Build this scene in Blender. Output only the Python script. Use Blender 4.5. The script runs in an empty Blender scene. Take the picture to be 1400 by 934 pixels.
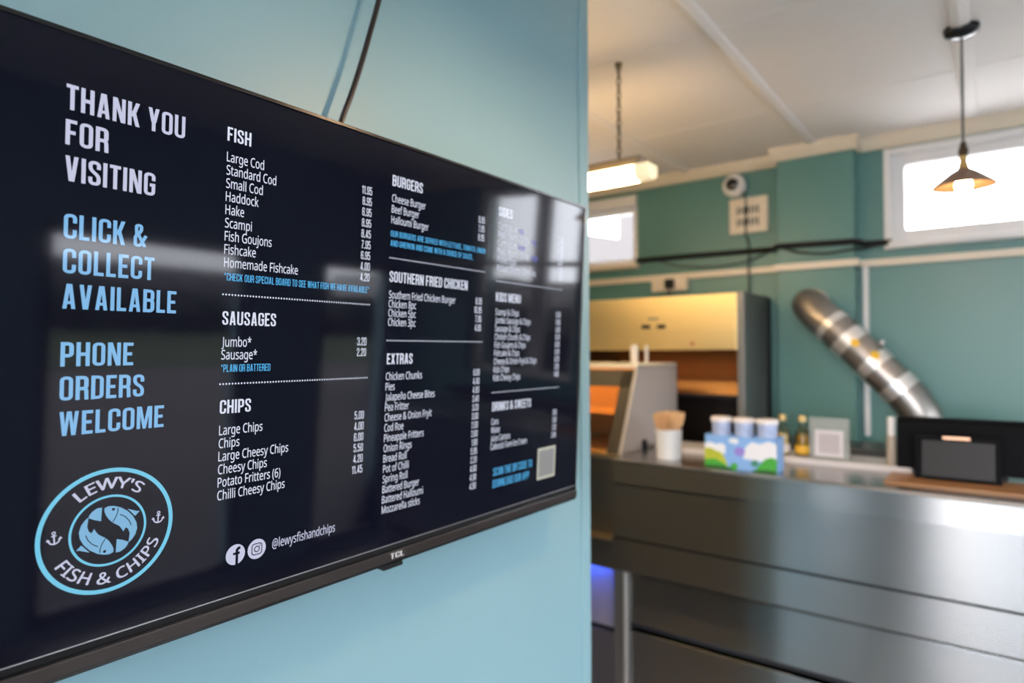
import bpy, bmesh, math, random
from math import sin, cos, pi, radians
from mathutils import Vector, Matrix

random.seed(7)
SC = bpy.context.scene
COL = SC.collection

# ------------------------------------------------------------------ camera
cam_d = bpy.data.cameras.new('camera')
cam = bpy.data.objects.new('camera', cam_d)
COL.objects.link(cam)
SC.camera = cam
cam_d.sensor_width = 36.0
cam_d.lens = 36.0 * 882.67 / 1400.0
cam_d.clip_start = 0.02
yaw, pitch, roll = radians(36.967), radians(0.885), radians(-0.2184)
fwd = Vector((-sin(yaw) * cos(pitch), cos(yaw) * cos(pitch), sin(pitch)))
rgt = Vector((cos(yaw), sin(yaw), 0))
upv = rgt.cross(fwd)
r2 = cos(roll) * rgt + sin(roll) * upv
u2 = -sin(roll) * rgt + cos(roll) * upv
cam.matrix_world = Matrix(((r2.x, u2.x, -fwd.x, 0), (r2.y, u2.y, -fwd.y, 0), (r2.z, u2.z, -fwd.z, 1.5), (0, 0, 0, 1)))
cam_d.dof.use_dof = True
cam_d.dof.focus_distance = 0.69
cam_d.dof.aperture_fstop = 3.0

# ------------------------------------------------------------------ view and sky
SC.view_settings.view_transform = 'Standard'
SC.view_settings.look = 'None'
SC.view_settings.gamma = 1.0
SC.view_settings.use_curve_mapping = False
SC.view_settings.exposure = 0.0
SKY = 17.0
world = bpy.data.worlds.new('overcast_sky')
SC.world = world
world.use_nodes = True
bgn = world.node_tree.nodes['Background']
bgn.inputs['Color'].default_value = (0.88, 0.92, 1.0, 1)
bgn.inputs['Strength'].default_value = SKY

def sky_portal(name, loc, rot, sx, sy):
    d = bpy.data.lights.new(name, 'AREA')
    d.shape = 'RECTANGLE'; d.size = sx; d.size_y = sy
    d.cycles.is_portal = True
    o = bpy.data.objects.new(name, d); COL.objects.link(o)
    o.location = loc; o.rotation_euler = rot
    return o
# each portal sits in a real opening and points into the room
sky_portal('sky_portal_front', (0.625, -2.16, 1.525), (radians(90), 0, 0), 2.25, 1.55)
sky_portal('sky_portal_side', (1.86, 1.95, 0.95), (radians(90), 0, radians(90)), 2.05, 1.8)
sky_portal('sky_portal_back', (0.03, 3.12, 2.125), (radians(-90), 0, 0), 0.8, 0.4)

PENDANT_E, TUBE_E, HEAT_E, BLUE_E = 900.0, 41.0, 22.0, 45.0

# ------------------------------------------------------------------ materials
MATS = {}
def mat(name, col, rough=0.5, metal=0.0, spec=0.5, noise=None, emit=None, estr=0.0, aniso=0.0, coat=0.0, bump=None):
    m = bpy.data.materials.new(name); m.use_nodes = True
    nt = m.node_tree; b = nt.nodes['Principled BSDF']
    b.inputs['Base Color'].default_value = (*col, 1)
    b.inputs['Roughness'].default_value = rough
    b.inputs['Metallic'].default_value = metal
    b.inputs['Specular IOR Level'].default_value = spec
    b.inputs['Coat Weight'].default_value = coat
    if aniso: b.inputs['Anisotropic'].default_value = aniso
    if emit:
        b.inputs['Emission Color'].default_value = (*emit, 1)
        b.inputs['Emission Strength'].default_value = estr
    if noise or bump:
        tc = nt.nodes.new('ShaderNodeTexCoord')
        mp = nt.nodes.new('ShaderNodeMapping')
        nt.links.new(tc.outputs['Object'], mp.inputs['Vector'])
    if noise:   # (scale vector, amount)
        sc_, amt = noise
        mp.inputs['Scale'].default_value = sc_
        nz = nt.nodes.new('ShaderNodeTexNoise'); nz.inputs['Scale'].default_value = 1.0; nz.inputs['Detail'].default_value = 4
        nt.links.new(mp.outputs[0], nz.inputs['Vector'])
        rp = nt.nodes.new('ShaderNodeMix'); rp.data_type = 'RGBA'
        rp.inputs[6].default_value = (*[c * (1 - amt) for c in col], 1)
        rp.inputs[7].default_value = (*[min(1, c * (1 + amt)) for c in col], 1)
        nt.links.new(nz.outputs['Fac'], rp.inputs[0])
        nt.links.new(rp.outputs[2], b.inputs['Base Color'])
    if bump:
        bs, st = bump
        n2 = nt.nodes.new('ShaderNodeTexNoise'); n2.inputs['Scale'].default_value = bs; n2.inputs['Detail'].default_value = 3
        nt.links.new(tc.outputs['Object'], n2.inputs['Vector'])
        bp = nt.nodes.new('ShaderNodeBump'); bp.inputs['Strength'].default_value = st; bp.inputs['Distance'].default_value = 0.002
        nt.links.new(n2.outputs['Fac'], bp.inputs['Height'])
        nt.links.new(bp.outputs[0], b.inputs['Normal'])
    MATS[name] = m
    return m

def glass(name, tint=(1, 1, 1), ior=1.45, haze=0.0, hazecol=(0.8, 0.8, 0.8)):
    m = bpy.data.materials.new(name); m.use_nodes = True
    nt = m.node_tree; nt.nodes.clear()
    out = nt.nodes.new('ShaderNodeOutputMaterial')
    tr = nt.nodes.new('ShaderNodeBsdfTransparent'); tr.inputs[0].default_value = (*tint, 1)
    gl = nt.nodes.new('ShaderNodeBsdfGlossy'); gl.inputs['Roughness'].default_value = 0.02
    fr = nt.nodes.new('ShaderNodeFresnel'); fr.inputs[0].default_value = ior
    mx = nt.nodes.new('ShaderNodeMixShader')
    nt.links.new(fr.outputs[0], mx.inputs[0]); nt.links.new(tr.outputs[0], mx.inputs[1]); nt.links.new(gl.outputs[0], mx.inputs[2])
    last = mx
    if haze:
        df = nt.nodes.new('ShaderNodeBsdfDiffuse'); df.inputs[0].default_value = (*hazecol, 1)
        m2 = nt.nodes.new('ShaderNodeMixShader'); m2.inputs[0].default_value = haze
        nt.links.new(mx.outputs[0], m2.inputs[1]); nt.links.new(df.outputs[0], m2.inputs[2]); last = m2
    nt.links.new(last.outputs[0], out.inputs[0])
    return m

def emis(name, col, strength):
    m = bpy.data.materials.new(name); m.use_nodes = True
    nt = m.node_tree; nt.nodes.clear()
    out = nt.nodes.new('ShaderNodeOutputMaterial'); e = nt.nodes.new('ShaderNodeEmission')
    e.inputs[0].default_value = (*col, 1); e.inputs[1].default_value = strength
    nt.links.new(e.outputs[0], out.inputs[0])
    return m

PAINT = mat('teal_wall_paint', (0.255, 0.435, 0.49), 0.45, noise=((3, 3, 3), 0.04), bump=(60, 0.08))
BACKP = mat('green_teal_wall_paint', (0.100, 0.240, 0.222), 0.36, noise=((3, 3, 3), 0.05), bump=(60, 0.08))
CEIL = mat('ceiling_paint', (0.88, 0.81, 0.76), 0.7, noise=((2, 2, 2), 0.03))
CREAM = mat('cream_gloss_paint', (0.78, 0.68, 0.54), 0.4)
WHITEP = mat('white_window_plastic', (0.80, 0.78, 0.77), 0.35)
FLOORM = mat('floor_tile', (0.36, 0.34, 0.32), 0.35, noise=((6, 6, 6), 0.08))
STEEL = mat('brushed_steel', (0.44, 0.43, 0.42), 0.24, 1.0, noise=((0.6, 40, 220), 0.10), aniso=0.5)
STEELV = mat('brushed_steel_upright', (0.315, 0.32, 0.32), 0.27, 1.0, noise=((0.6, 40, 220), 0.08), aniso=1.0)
_nt = STEELV.node_tree; _cv = _nt.nodes.new('ShaderNodeCombineXYZ'); _cv.inputs[2].default_value = 1.0
_nt.links.new(_cv.outputs[0], _nt.nodes['Principled BSDF'].inputs['Tangent'])
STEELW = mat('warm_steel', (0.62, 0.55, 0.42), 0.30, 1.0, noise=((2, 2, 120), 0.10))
STEEL_GLOW = mat('steel_warm_reflection', (0.90, 0.72, 0.38), 0.42, 1.0, noise=((3, 3, 60), 0.06))  # gold tint stands in for warm light mirrored by plain steel
STEELD = mat('side_steel', (0.24, 0.24, 0.235), 0.45, 0.7)
GREYP = mat('grey_enamel', (0.50, 0.46, 0.44), 0.4)
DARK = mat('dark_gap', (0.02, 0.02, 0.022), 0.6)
BLACKP = mat('black_plastic', (0.010, 0.010, 0.011), 0.45, spec=0.25)
TILLB = mat('till_black', (0.005, 0.005, 0.006), 0.5, spec=0.04)
BLACKG = mat('black_gloss_plastic', (0.008, 0.008, 0.009), 0.18)
GALV = mat('galvanised_duct', (0.40, 0.37, 0.34), 0.40, 1.0, noise=((25, 25, 25), 0.18))
FOIL = mat('foil_tape', (0.92, 0.90, 0.88), 0.38, 0.9)
YELLOW = mat('yellow_label', (0.80, 0.48, 0.03), 0.5)
CLEARG = glass('window_glass')
DISPG = glass('display_glass', (0.95, 0.93, 0.9))

# ------------------------------------------------------------------ mesh helpers
class MB:
    def __init__(s): s.bm = bmesh.new()
    def poly(s, pts):
        vs = [s.bm.verts.new(p) for p in pts]
        try: return s.bm.faces.new(vs)
        except ValueError: return None
    def box(s, x0, x1, y0, y1, z0, z1, bev=0.0, seg=2):
        b = bmesh.new()
        bmesh.ops.create_cube(b, size=1.0)
        for v in b.verts:
            v.co = Vector(((x0 + x1) / 2 + v.co.x * (x1 - x0), (y0 + y1) / 2 + v.co.y * (y1 - y0), (z0 + z1) / 2 + v.co.z * (z1 - z0)))
        if bev:
            bmesh.ops.bevel(b, geom=b.edges[:], offset=bev, segments=seg, affect='EDGES', profile=0.5)
        s.merge(b)
        return s
    def merge(s, b, M=None):
        me = bpy.data.meshes.new('tmp'); b.to_mesh(me); b.free()
        if M is not None: me.transform(M)
        s.bm.from_mesh(me); bpy.data.meshes.remove(me)
    def prism(s, pts, axis, a0, a1, bev=0.0):
        """pts: 2-D outline; axis 'x' -> pts are (y,z); 'y' -> (x,z); 'z' -> (x,y)"""
        def P(p, a):
            return {'x': (a, p[0], p[1]), 'y': (p[0], a, p[1]), 'z': (p[0], p[1], a)}[axis]
        b = bmesh.new()
        A = [b.verts.new(P(p, a0)) for p in pts]; B = [b.verts.new(P(p, a1)) for p in pts]
        n = len(pts)
        b.faces.new(A); b.faces.new(B[::-1])
        for i in range(n): b.faces.new((A[i], B[i], B[(i + 1) % n], A[(i + 1) % n]))
        bmesh.ops.recalc_face_normals(b, faces=b.faces[:])
        if bev: bmesh.ops.bevel(b, geom=b.edges[:], offset=bev, segments=2, affect='EDGES', profile=0.5)
        s.merge(b)
        return s
    def lathe(s, prof, cx, cy, cz=0.0, n=28, axis='z'):
        """prof: list of (r, h)"""
        rings = []
        for r, h in prof:
            ring = []
            for i in range(n):
                a = 2 * pi * i / n
                if axis == 'z': co = (cx + r * cos(a), cy + r * sin(a), cz + h)
                elif axis == 'y': co = (cx + r * cos(a), cy + h, cz + r * sin(a))
                else: co = (cx + h, cy + r * cos(a), cz + r * sin(a))
                ring.append(s.bm.verts.new(co))
            rings.append(ring)
        for k in range(len(rings) - 1):
            for i in range(n):
                s.bm.faces.new((rings[k][i], rings[k][(i + 1) % n], rings[k + 1][(i + 1) % n], rings[k + 1][i]))
        for ring, r in ((rings[0], prof[0][0]), (rings[-1], prof[-1][0])):
            if r > 1e-5:
                try: s.bm.faces.new(ring)
                except ValueError: pass
        return s
    def tube(s, pts, r, n=12, cap=True):
        pts = [Vector(p) for p in pts]
        rs = r if isinstance(r, (list, tuple)) else [r] * len(pts)
        prev = None; rings = []
        for i, p in enumerate(pts):
            t = (pts[min(i + 1, len(pts) - 1)] - pts[max(i - 1, 0)]).normalized()
            if prev is None:
                up = Vector((0, 0, 1)) if abs(t.z) < 0.9 else Vector((1, 0, 0))
                u = t.cross(up).normalized()
            else:
                u = (prev - t * prev.dot(t)).normalized()
            prev = u; v = t.cross(u)
            rings.append([s.bm.verts.new(p + rs[i] * (cos(2 * pi * k / n) * u + sin(2 * pi * k / n) * v)) for k in range(n)])
        for k in range(len(rings) - 1):
            for i in range(n):
                s.bm.faces.new((rings[k][i], rings[k][(i + 1) % n], rings[k + 1][(i + 1) % n], rings[k + 1][i]))
        if cap:
            s.bm.faces.new(rings[0]); s.bm.faces.new(rings[-1])
        return s
    def build(s, name, m, parent=None, smooth=False, origin=None):
        bmesh.ops.remove_doubles(s.bm, verts=s.bm.verts[:], dist=1e-6)
        bmesh.ops.recalc_face_normals(s.bm, faces=s.bm.faces[:])
        me = bpy.data.meshes.new(name); s.bm.to_mesh(me); s.bm.free()
        if origin is not None: me.transform(Matrix.Translation(-Vector(origin)))
        me.materials.append(m)
        if smooth:
            for p in me.polygons: p.use_smooth = True
            try: me.set_sharp_from_angle(angle=radians(40))
            except Exception: pass
        o = bpy.data.objects.new(name, me); COL.objects.link(o)
        if origin is not None: o.location = origin
        if parent is not None:
            o.parent = parent
            o.matrix_parent_inverse = Matrix.Identity(4)
            if parent.get('_w') is not None and origin is None:
                me.transform(Matrix.Translation(-Vector(parent['_w'])))   # geometry given in world coordinates
        return o

def thing(name, label, cat, loc, group=None, rot=None):
    o = bpy.data.objects.new(name, None); COL.objects.link(o)
    o.location = loc; o['label'] = label; o['category'] = cat
    o['_w'] = list(loc)
    o.empty_display_size = 0.05
    if group: o['group'] = group
    if rot: o.rotation_euler = rot
    return o
def tag(o, label, cat, group=None):
    o['label'] = label; o['category'] = cat
    if group: o['group'] = group
    return o
def struct(o, label=None, cat=None):
    o['kind'] = 'structure'
    if label: o['label'] = label; o['category'] = cat
    return o
def sub(parent_part, mb, name, m, smooth=False, root=None):
    """a sub-part: geometry in the frame of the thing"""
    o = mb.build(name, m, None, smooth)
    o.parent = parent_part
    if root is not None: o.data.transform(Matrix.Translation(-Vector(root['_w'])))
    return o
def smooth_path(pts, n=8):
    pts = [Vector(p) for p in pts]; out = []
    P = [2 * pts[0] - pts[1]] + pts + [2 * pts[-1] - pts[-2]]
    for i in range(1, len(P) - 2):
        for k in range(n):
            t = k / n
            out.append(0.5 * ((2 * P[i]) + (-P[i - 1] + P[i + 1]) * t + (2 * P[i - 1] - 5 * P[i] + 4 * P[i + 1] - P[i + 2]) * t * t + (-P[i - 1] + 3 * P[i] - 3 * P[i + 1] + P[i + 2]) * t ** 3))
    out.append(pts[-1])
    return out
def wall_boxes(mb, axis, u0, u1, d0, d1, z0, z1, openings):
    """a wall slab along axis ('x' or 'y') with rectangular openings (u0,u1,z0,z1) sorted along u"""
    def bx(a, b, za, zb):
        if b - a < 1e-4 or zb - za < 1e-4: return
        if axis == 'x': mb.box(a, b, d0, d1, za, zb)
        else: mb.box(d0, d1, a, b, za, zb)
    u = u0
    for (a, b, za, zb) in openings:
        bx(u, a, z0, z1); bx(a, b, z0, za); bx(a, b, zb, z1); u = b
    bx(u, u1, z0, z1)
    return mb

# ================================================================== SETTING
H = 2.39
XL, XR, YF, YB = -3.6, 1.9, -2.2, 3.10
struct(MB().box(XL - .2, XR + .2, YF - .2, YB + .2, -0.1, 0).build('floor', FLOORM), 'grey floor of the shop', 'floor')
struct(MB().box(XL - .2, XR + .2, YF - .2, YB + .2, H, H + 0.1).build('ceiling', CEIL), 'off-white ceiling with cover strips', 'ceiling')
# wall carrying the screen
WX = -0.77
mb = MB().box(WX - .12, WX, YF, 1.318, 0, H)
struct(mb.build('wall_left', PAINT), 'pale teal wall that carries the menu screen', 'wall')
mb = MB().box(WX, WX + .0035, 1.283, 1.3195, 0, H, 0.0015)
mb.box(WX - .124, WX + .0035, 1.318, 1.3215, 0, H, 0.001)
struct(mb.build('trim_1', PAINT), 'teal corner strip at the end of the screen wall', 'trim')
# back wall, left of the pillar
mb = wall_boxes(MB(), 'x', XL, -.79, YB, YB + .2, 0, H, [(-2.15, -1.505, 1.945, 2.325)])
mb.box(-.79, -.47, YB, YB + .2, 0, H)
struct(mb.build('wall_back', BACKP), 'teal back wall behind the frying range', 'wall')
struct(MB().box(-.779, -.470, 3.0, YB, 0, H, 0.004).build('wall_back_pier', BACKP), 'teal pier standing forward of the back wall', 'wall')
YR = 3.075
mb = wall_boxes(MB(), 'x', -.47, XR, YR, YB + .2, 0, H, [(-.363, .47, 1.925, 2.327), (.54, 1.32, 1.2, 2.33)])
struct(mb.build('wall_back_right', BACKP), 'teal back wall under the right window', 'wall')
struct(wall_boxes(MB(), 'y', YF, YB + .2, XR, XR + .2, 0, H, [(0.98, 1.95, .03, 1.82), (2.40, 3.0, .03, 1.82)]).build('wall_right', PAINT), 'teal wall facing the screen', 'wall')
struct(wall_boxes(MB(), 'x', -.85, XR + .2, YF - .2, YF, 0, H, [(-.5, 1.75, .75, 2.3)]).build('wall_front', PAINT), 'front wall of the shop', 'wall')
struct(MB().box(XL, -.85, YF - .2, YF, 0, H).build('wall_front_left', PAINT), 'dark teal wall at the far end of the kitchen', 'wall')
struct(MB().box(XL - .2, XL, YF - .2, YB + .2, 0, H).build('wall_far_left', PAINT), 'teal end wall behind the frying range', 'wall')

# cornice, rails, ceiling strips
def trim(n, mb, label, m=CREAM): return struct(mb.build('trim_%d' % n, m), label, 'trim')
trim(2, MB().prism([(YB, 2.343), (YB, H), (YB - .045, H), (YB - .045, 2.375), (YB - .02, 2.343)], 'x', XL, -.779), 'cream cornice above the green back wall')
mb = MB().prism([(3.0, 2.338), (3.0, H), (2.955, H), (2.955, 2.372), (2.98, 2.338)], 'x', -.80, -.45)
mb.box(-.47, -.45, 3.0, YR, 2.338, H)
trim(3, mb, 'cream cornice stepping around the pier')
trim(4, MB().prism([(YR, 2.338), (YR, H), (YR - .045, H), (YR - .045, 2.372), (YR - .02, 2.338)], 'x', -.45, XR), 'cream cornice above the right window')
trim(5, MB().box(XL, -.779, YB - .016, YB, 1.858, 1.888, .003), 'cream rail on the back wall above the range')
mb = MB().box(-.795, -.455, 2.984, 3.0, 1.850, 1.880, .003); mb.box(-.47, -.455, 3.0, YR, 1.850, 1.880)
trim(6, mb, 'cream rail across the pier')
trim(7, MB().box(-.455, XR, YR - .016, YR, 1.850, 1.880, .003), 'pale rail under the right window')
for k, x in enumerate((-1.79, -1.225, -.63, -.072, .5, 1.07)):
    mb = MB().prism([(x - .024, H), (x - .020, H - .008), (x, H - .013), (x + .020, H - .008), (x + .024, H)], 'y', YF, 3.09 if x < -.8 else 2.99)
    trim(8 + k, mb, 'ceiling cover strip running away from the camera', CEIL)
for k, y in enumerate((.35, 1.06, 1.77, 2.49)):
    trim(14 + k, MB().box(XL, XR, y - .014, y + .014, H - .002, H), 'flat ceiling cover strip parallel to the back wall', CEIL)

# windows
def window(n, label, x0, x1, z0, z1, y, sill_label=None, fw=.055, head=0.0, sill=0.0, mull=()):
    w = thing('window_%d' % n, label, 'window', ((x0 + x1) / 2, y, z0)); w['kind'] = 'structure'
    f = MB()
    zi0, zi1 = z0 + fw * .9, z1 - fw * .9
    f.box(x0, x0 + fw, y, y + .06, z0, z1, .006); f.box(x1 - fw, x1, y, y + .06, z0, z1, .006)
    f.box(x0, x1, y + .002, y + .06, z0, zi0, .006); f.box(x0, x1, y + .002, y + .06, zi1, z1, .006)
    # inner bead with rounded corners
    xi0, xi1 = x0 + fw, x1 - fw
    r = .012
    for (cx, cz, sx, sz) in ((xi0, zi0, 1, 1), (xi1, zi0, -1, 1), (xi0, zi1, 1, -1), (xi1, zi1, -1, -1)):
        pts = [(cx, cz)] + [(cx + sx * r * (1 - sin(a)), cz + sz * r * (1 - cos(a))) for a in [pi / 2 * i / 5 for i in range(6)]]
        f.prism(pts, 'y', y + .02, y + .05)
    for m_ in mull: f.box(m_ - .03, m_ + .03, y + .004, y + .056, z0, z1, .006)
    f.build('window_frame', WHITEP, w)
    MB().box(x0 + fw * .7, x1 - fw * .7, y + .034, y + .038, z0 + fw * .7, z1 - fw * .7).build('pane', CLEARG, w)
    if head:
        MB().box(x0 - .01, x1 + .004, y - .035 + .0, y + .0, z1 - head, z1 + .004, .006).build('blind_box', WHITEP, w)
    if sill:
        MB().box(x0 - .02, x1 + .012, y - .05, y + .0, z0 - sill, z0, .005).build('window_sill', CREAM if n == 1 else WHITEP, w)
    return w
window(1, 'small high window with white frame above the frying range', -2.15, -1.505, 1.963, 2.258, YB + .002, fw=.028, sill=.03)
window(2, 'bright wide window with white frame high on the right', -.363, .47, 1.945, 2.325, YR + .045, fw=.062, sill=.0)
trim(20, MB().box(-2.15, -1.505, YB - .02, YB + .05, 2.262, 2.322, .006), 'white blind box over the small left window', WHITEP)
# reveal lining of window 2
mb = MB().box(-.372, -.345, YR - .012, YR + .06, 1.915, 2.335, .004)
mb.box(-.345, .47, YR - .004, YR + .06, 2.312, 2.335, .003)
trim(18, mb, 'white lining around the right window', WHITEP)
trim(19, MB().box(-.355, .48, YR - .045, YR + .05, 1.915, 1.945, .006), 'white sill board under the right window', WHITEP)
window(3, 'tall window at the far end of the back wall', .54, 1.32, 1.2, 2.33, YR + .05, fw=.05, mull=(.83, .87))
# shop front glazing on the right-hand wall and in the front wall
def glazing(n, label, axis, u0, u1, z0, z1, d, mull):
    w = thing('window_%d' % n, label, 'window', ((u0 + u1) / 2, d, z0) if axis == 'x' else (d, (u0 + u1) / 2, z0)); w['kind'] = 'structure'
    f = MB()
    def bx(mb, a, b, za, zb, t=.025):
        if axis == 'x': mb.box(a, b, d - t, d + t, za, zb, .004)
        else: mb.box(d - t, d + t, a, b, za, zb, .004)
    bx(f, u0, u0 + .05, z0, z1); bx(f, u1 - .05, u1, z0, z1); bx(f, u0, u1, z0, z0 + .06); bx(f, u0, u1, z1 - .05, z1)
    for m_ in mull: bx(f, m_ - .03, m_ + .03, z0, z1)
    f.build('window_frame', mats_frame, w)
    p = MB()
    if axis == 'x': p.box(u0 + .03, u1 - .03, d - .003, d + .003, z0 + .03, z1 - .03)
    else: p.box(d - .003, d + .003, u0 + .03, u1 - .03, z0 + .03, z1 - .03)
    p.build('pane', CLEARG, w)
    return w
mats_frame = mat('dark_shop_frame', (0.03, 0.035, 0.05), 0.4)
glazing(4, 'shop front glazing facing the screen', 'y', 0.98, 1.95, .03, 1.82, 1.95, ())
glazing(5, 'narrow shop front glazing beside the counter', 'y', 2.40, 3.0, .03, 1.82, 1.95, ())
glazing(6, 'wide shop front window behind the camera', 'x', -.5, 1.75, .75, 2.3, -2.25, (.2, 1.0))

# outside
PAVE = mat('pavement', (0.068, 0.058, 0.056), 0.9, noise=((.4, .4, .4), 0.2))
GRASS = mat('verge_grass', (0.028, 0.045, 0.008), 0.95, noise=((1, 1, 1), 0.35))
HEDGE = mat('hedge_leaves', (0.012, 0.015, 0.010), 0.95, noise=((3, 3, 3), 0.5))
RENDERW = mat('pale_render', (0.070, 0.062, 0.058), 0.8)
BOUNCE = mat('pale_bounce_concrete', (0.75, 0.72, 0.70), 0.9, noise=((.6, .6, .6), 0.12))
struct(MB().box(-30, 60, -40, 60, -.25, -.12).build('ground', PAVE), 'pavement outside the shop', 'ground')
struct(MB().box(-6, 2.4, -12, -2.42, -.12, -.05).build('ground_bounce_forecourt', BOUNCE), 'pale concrete forecourt added in front of the shop to bounce light', 'ground')  # unseen pale paving, added to bounce sky light indoors
struct(MB().box(-2.2, 3.0, 3.32, 8.2, 1.62, 1.78).build('bounce_slab_outside', BOUNCE), 'unseen pale slab added below the high windows to bounce light', 'bounce slab')  # unseen slab added to throw sky light up onto the ceiling
struct(MB().box(13, 23, -40, 60, -.12, -.09).build('ground_verge', GRASS), 'grass verge across the road', 'ground')
mb = MB()
for i in range(60):
    y = -30 + i * 1.4
    b = bmesh.new(); bmesh.ops.create_icosphere(b, subdivisions=2, radius=1.0)
    for v in b.verts: v.co += Vector((random.uniform(-.12, .12), random.uniform(-.12, .12), random.uniform(-.12, .12)))
    mb.merge(b, Matrix.Translation((24.5 + random.uniform(-.5, .5), y, .75)) @ Matrix.Diagonal((1, 1.1, random.uniform(.85, 1.1), 1)))
o = mb.build('hedge', HEDGE); o['kind'] = 'structure'; o['label'] = 'dark hedge beyond the grass verge'; o['category'] = 'hedge'
o = MB().box(46, 52, -40, 75, -.12, 3.2).build('house_row', mat('far_houses', (0.10, 0.095, 0.10), 0.9, noise=((.3, .25, 2), .5))); o['kind'] = 'structure'; o['label'] = 'grey row of far houses across the green'; o['category'] = 'houses'
mb = MB().prism([(-8, -.12), (-2.4, -.12), (-2.4, 5.4), (-4.33, 5.4), (-4.33, 3.12), (-8, 3.95)], 'y', 8.3, 8.6)
o = mb.build('house', RENDERW); o['kind'] = 'structure'; o['label'] = 'pale house wall seen through the small left window'; o['category'] = 'house'
mb = MB().box(3.0, 8.5, 8.5, 8.8, -.12, 1.5)
for i in range(16):
    b = bmesh.new(); bmesh.ops.create_icosphere(b, subdivisions=2, radius=.55)
    for v in b.verts: v.co += Vector((random.uniform(-.1, .1), random.uniform(-.1, .1), random.uniform(-.1, .1)))
    mb.merge(b, Matrix.Translation((3.0 + i * .38, 8.7, 1.45 + random.uniform(-.15, .25))))
o = mb.build('hedge', HEDGE); o['kind'] = 'structure'; o['label'] = 'dark garden hedge behind the back wall'; o['category'] = 'hedge'

# ================================================================== THE SCREEN
TILT = radians(2.75)
TVn = Vector((cos(TILT), 0, -sin(TILT))); TVv = Vector((sin(TILT), 0, cos(TILT)))
A0, B0 = 0.622, -0.298
tv_loc = Vector((-.673, 0, 1.5)) + Vector((0, A0, 0)) + B0 * TVv
tv = thing('television', 'wide black flat screen showing a chip shop menu, tilted forward on the pale teal wall', 'television', tv_loc, rot=(0, TILT, 0))
del tv['_w']

SCR = mat('screen_panel', (0.003, 0.003, 0.006), 0.06, spec=0.27, emit=(0.0012, 0.0014, 0.0055), estr=1.0)
def lit(name, col, s=1.0): return mat(name, (0.01, 0.01, 0.012), 0.06, spec=0.27, emit=col, estr=s)
T_WHITE = lit('screen_white', (0.70, 0.74, 0.88))
T_LILAC = lit('screen_lilac', (0.55, 0.57, 0.74))
T_BLUE = lit('screen_light_blue', (0.21, 0.47, 0.78))
T_CYAN = lit('screen_cyan', (0.09, 0.46, 0.85))
T_FISH = lit('screen_fish_blue', (0.19, 0.43, 0.66))
T_RING = lit('screen_ring_blue', (0.16, 0.56, 0.78))
T_PURPLE = lit('screen_purple', (0.16, 0.17, 0.62))
T_CREAM = lit('screen_card', (0.50, 0.50, 0.42))
T_CARD = lit('screen_card_grey', (0.27, 0.27, 0.27))
T_DARK = mat('screen_dark', (0.003, 0.003, 0.006), 0.06, spec=0.27, emit=(0.004, 0.004, 0.009), estr=1.0)

def L3(a, b, x=0.0): return (x, a - A0, b - B0)

# ---- housing
LFT, RGT, TOP, BOT = 0.122, 1.122, 0.290, -0.2984
hb = MB()
hb.box(-.030, -.001, LFT - A0 + .002, RGT - A0 - .002, BOT - B0 + .001, TOP - B0 - .001, .003)
hb.box(-.060, -.028, LFT - A0 + .09, RGT - A0 - .09, BOT - B0 + .03, TOP - B0 - .22, .010)
housing = hb.build('housing', BLACKP, tv)
fb = MB()
fw = .0045
fb.box(-.004, .0022, LFT - A0, RGT - A0, TOP - fw - B0, TOP - B0, .0007)
fb.box(-.004, .0022, LFT - A0, LFT + fw - A0, BOT - B0, TOP - B0, .0007)
fb.box(-.004, .0022, RGT - fw - A0, RGT - A0, BOT - B0, TOP - B0, .0007)
fb.box(-.004, .0022, LFT - A0, RGT - A0, BOT - B0, -.279 - B0, .0007)
fb.build('bezel', BLACKG, tv)
MB().box(.0022, .0052, LFT - A0, RGT - A0, -.2935 - B0, -.2795 - B0, .0012).build('lower_bar', mat('dark_grey_brushed', (0.045, 0.036, 0.034), 0.32, 0.4, noise=((80, 3, 400), .2)), tv)
MB().box(-.001, .0012, LFT - A0 + .004, RGT - A0 - .004, -.2715 - B0, -.2705 - B0).build('chrome_line', mat('silver_line', (0.55, 0.55, 0.58), 0.3, 0.8), tv)
MB().box(-.012, .0035, .611 - A0, .6475 - A0, -.3045 - B0, -.2984 - B0, .001).build('sensor', BLACKG, tv)
screen = MB().box(-.004, 0.0, LFT + .003 - A0, RGT - .003 - A0, -.2705 - B0, TOP - .003 - B0).build('screen', SCR, tv)
MB().box(-.095, -.0, -.12, .12, .18, .42).build('wall_bracket', BLACKP, tv).data.transform(Matrix.Translation((-.0295, 0, 0)) @ Matrix.Diagonal((.5, 1, 1, 1)))

# ---- condensed capital letters built as strokes (stem S, height 1)
S, HS = 0.142, 0.150
def off_path(pts, w, closed=False):
    n = len(pts); V = [Vector((p[0], p[1])) for p in pts]; Lp, Rp = [], []
    for i in range(n):
        if closed: a, b = V[i - 1], V[(i + 1) % n]
        else: a, b = V[max(i - 1, 0)], V[min(i + 1, n - 1)]
        d1 = (V[i] - a); d2 = (b - V[i])
        if d1.length < 1e-9: d1 = d2
        if d2.length < 1e-9: d2 = d1
        d1 = d1.normalized(); d2 = d2.normalized()
        n1 = Vector((-d1.y, d1.x)); n2 = Vector((-d2.y, d2.x))
        m = (n1 + n2)
        m = m / max(m.length_squared, 1e-6) * 2 if m.length > 1e-6 else n1
        if m.length > 2: m = m.normalized() * 2
        Lp.append(V[i] + m * w / 2); Rp.append(V[i] - m * w / 2)
    q = []
    for i in range(n if closed else n - 1):
        j = (i + 1) % n
        q.append([Lp[i], Lp[j], Rp[j], Rp[i]])
    return q
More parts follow.
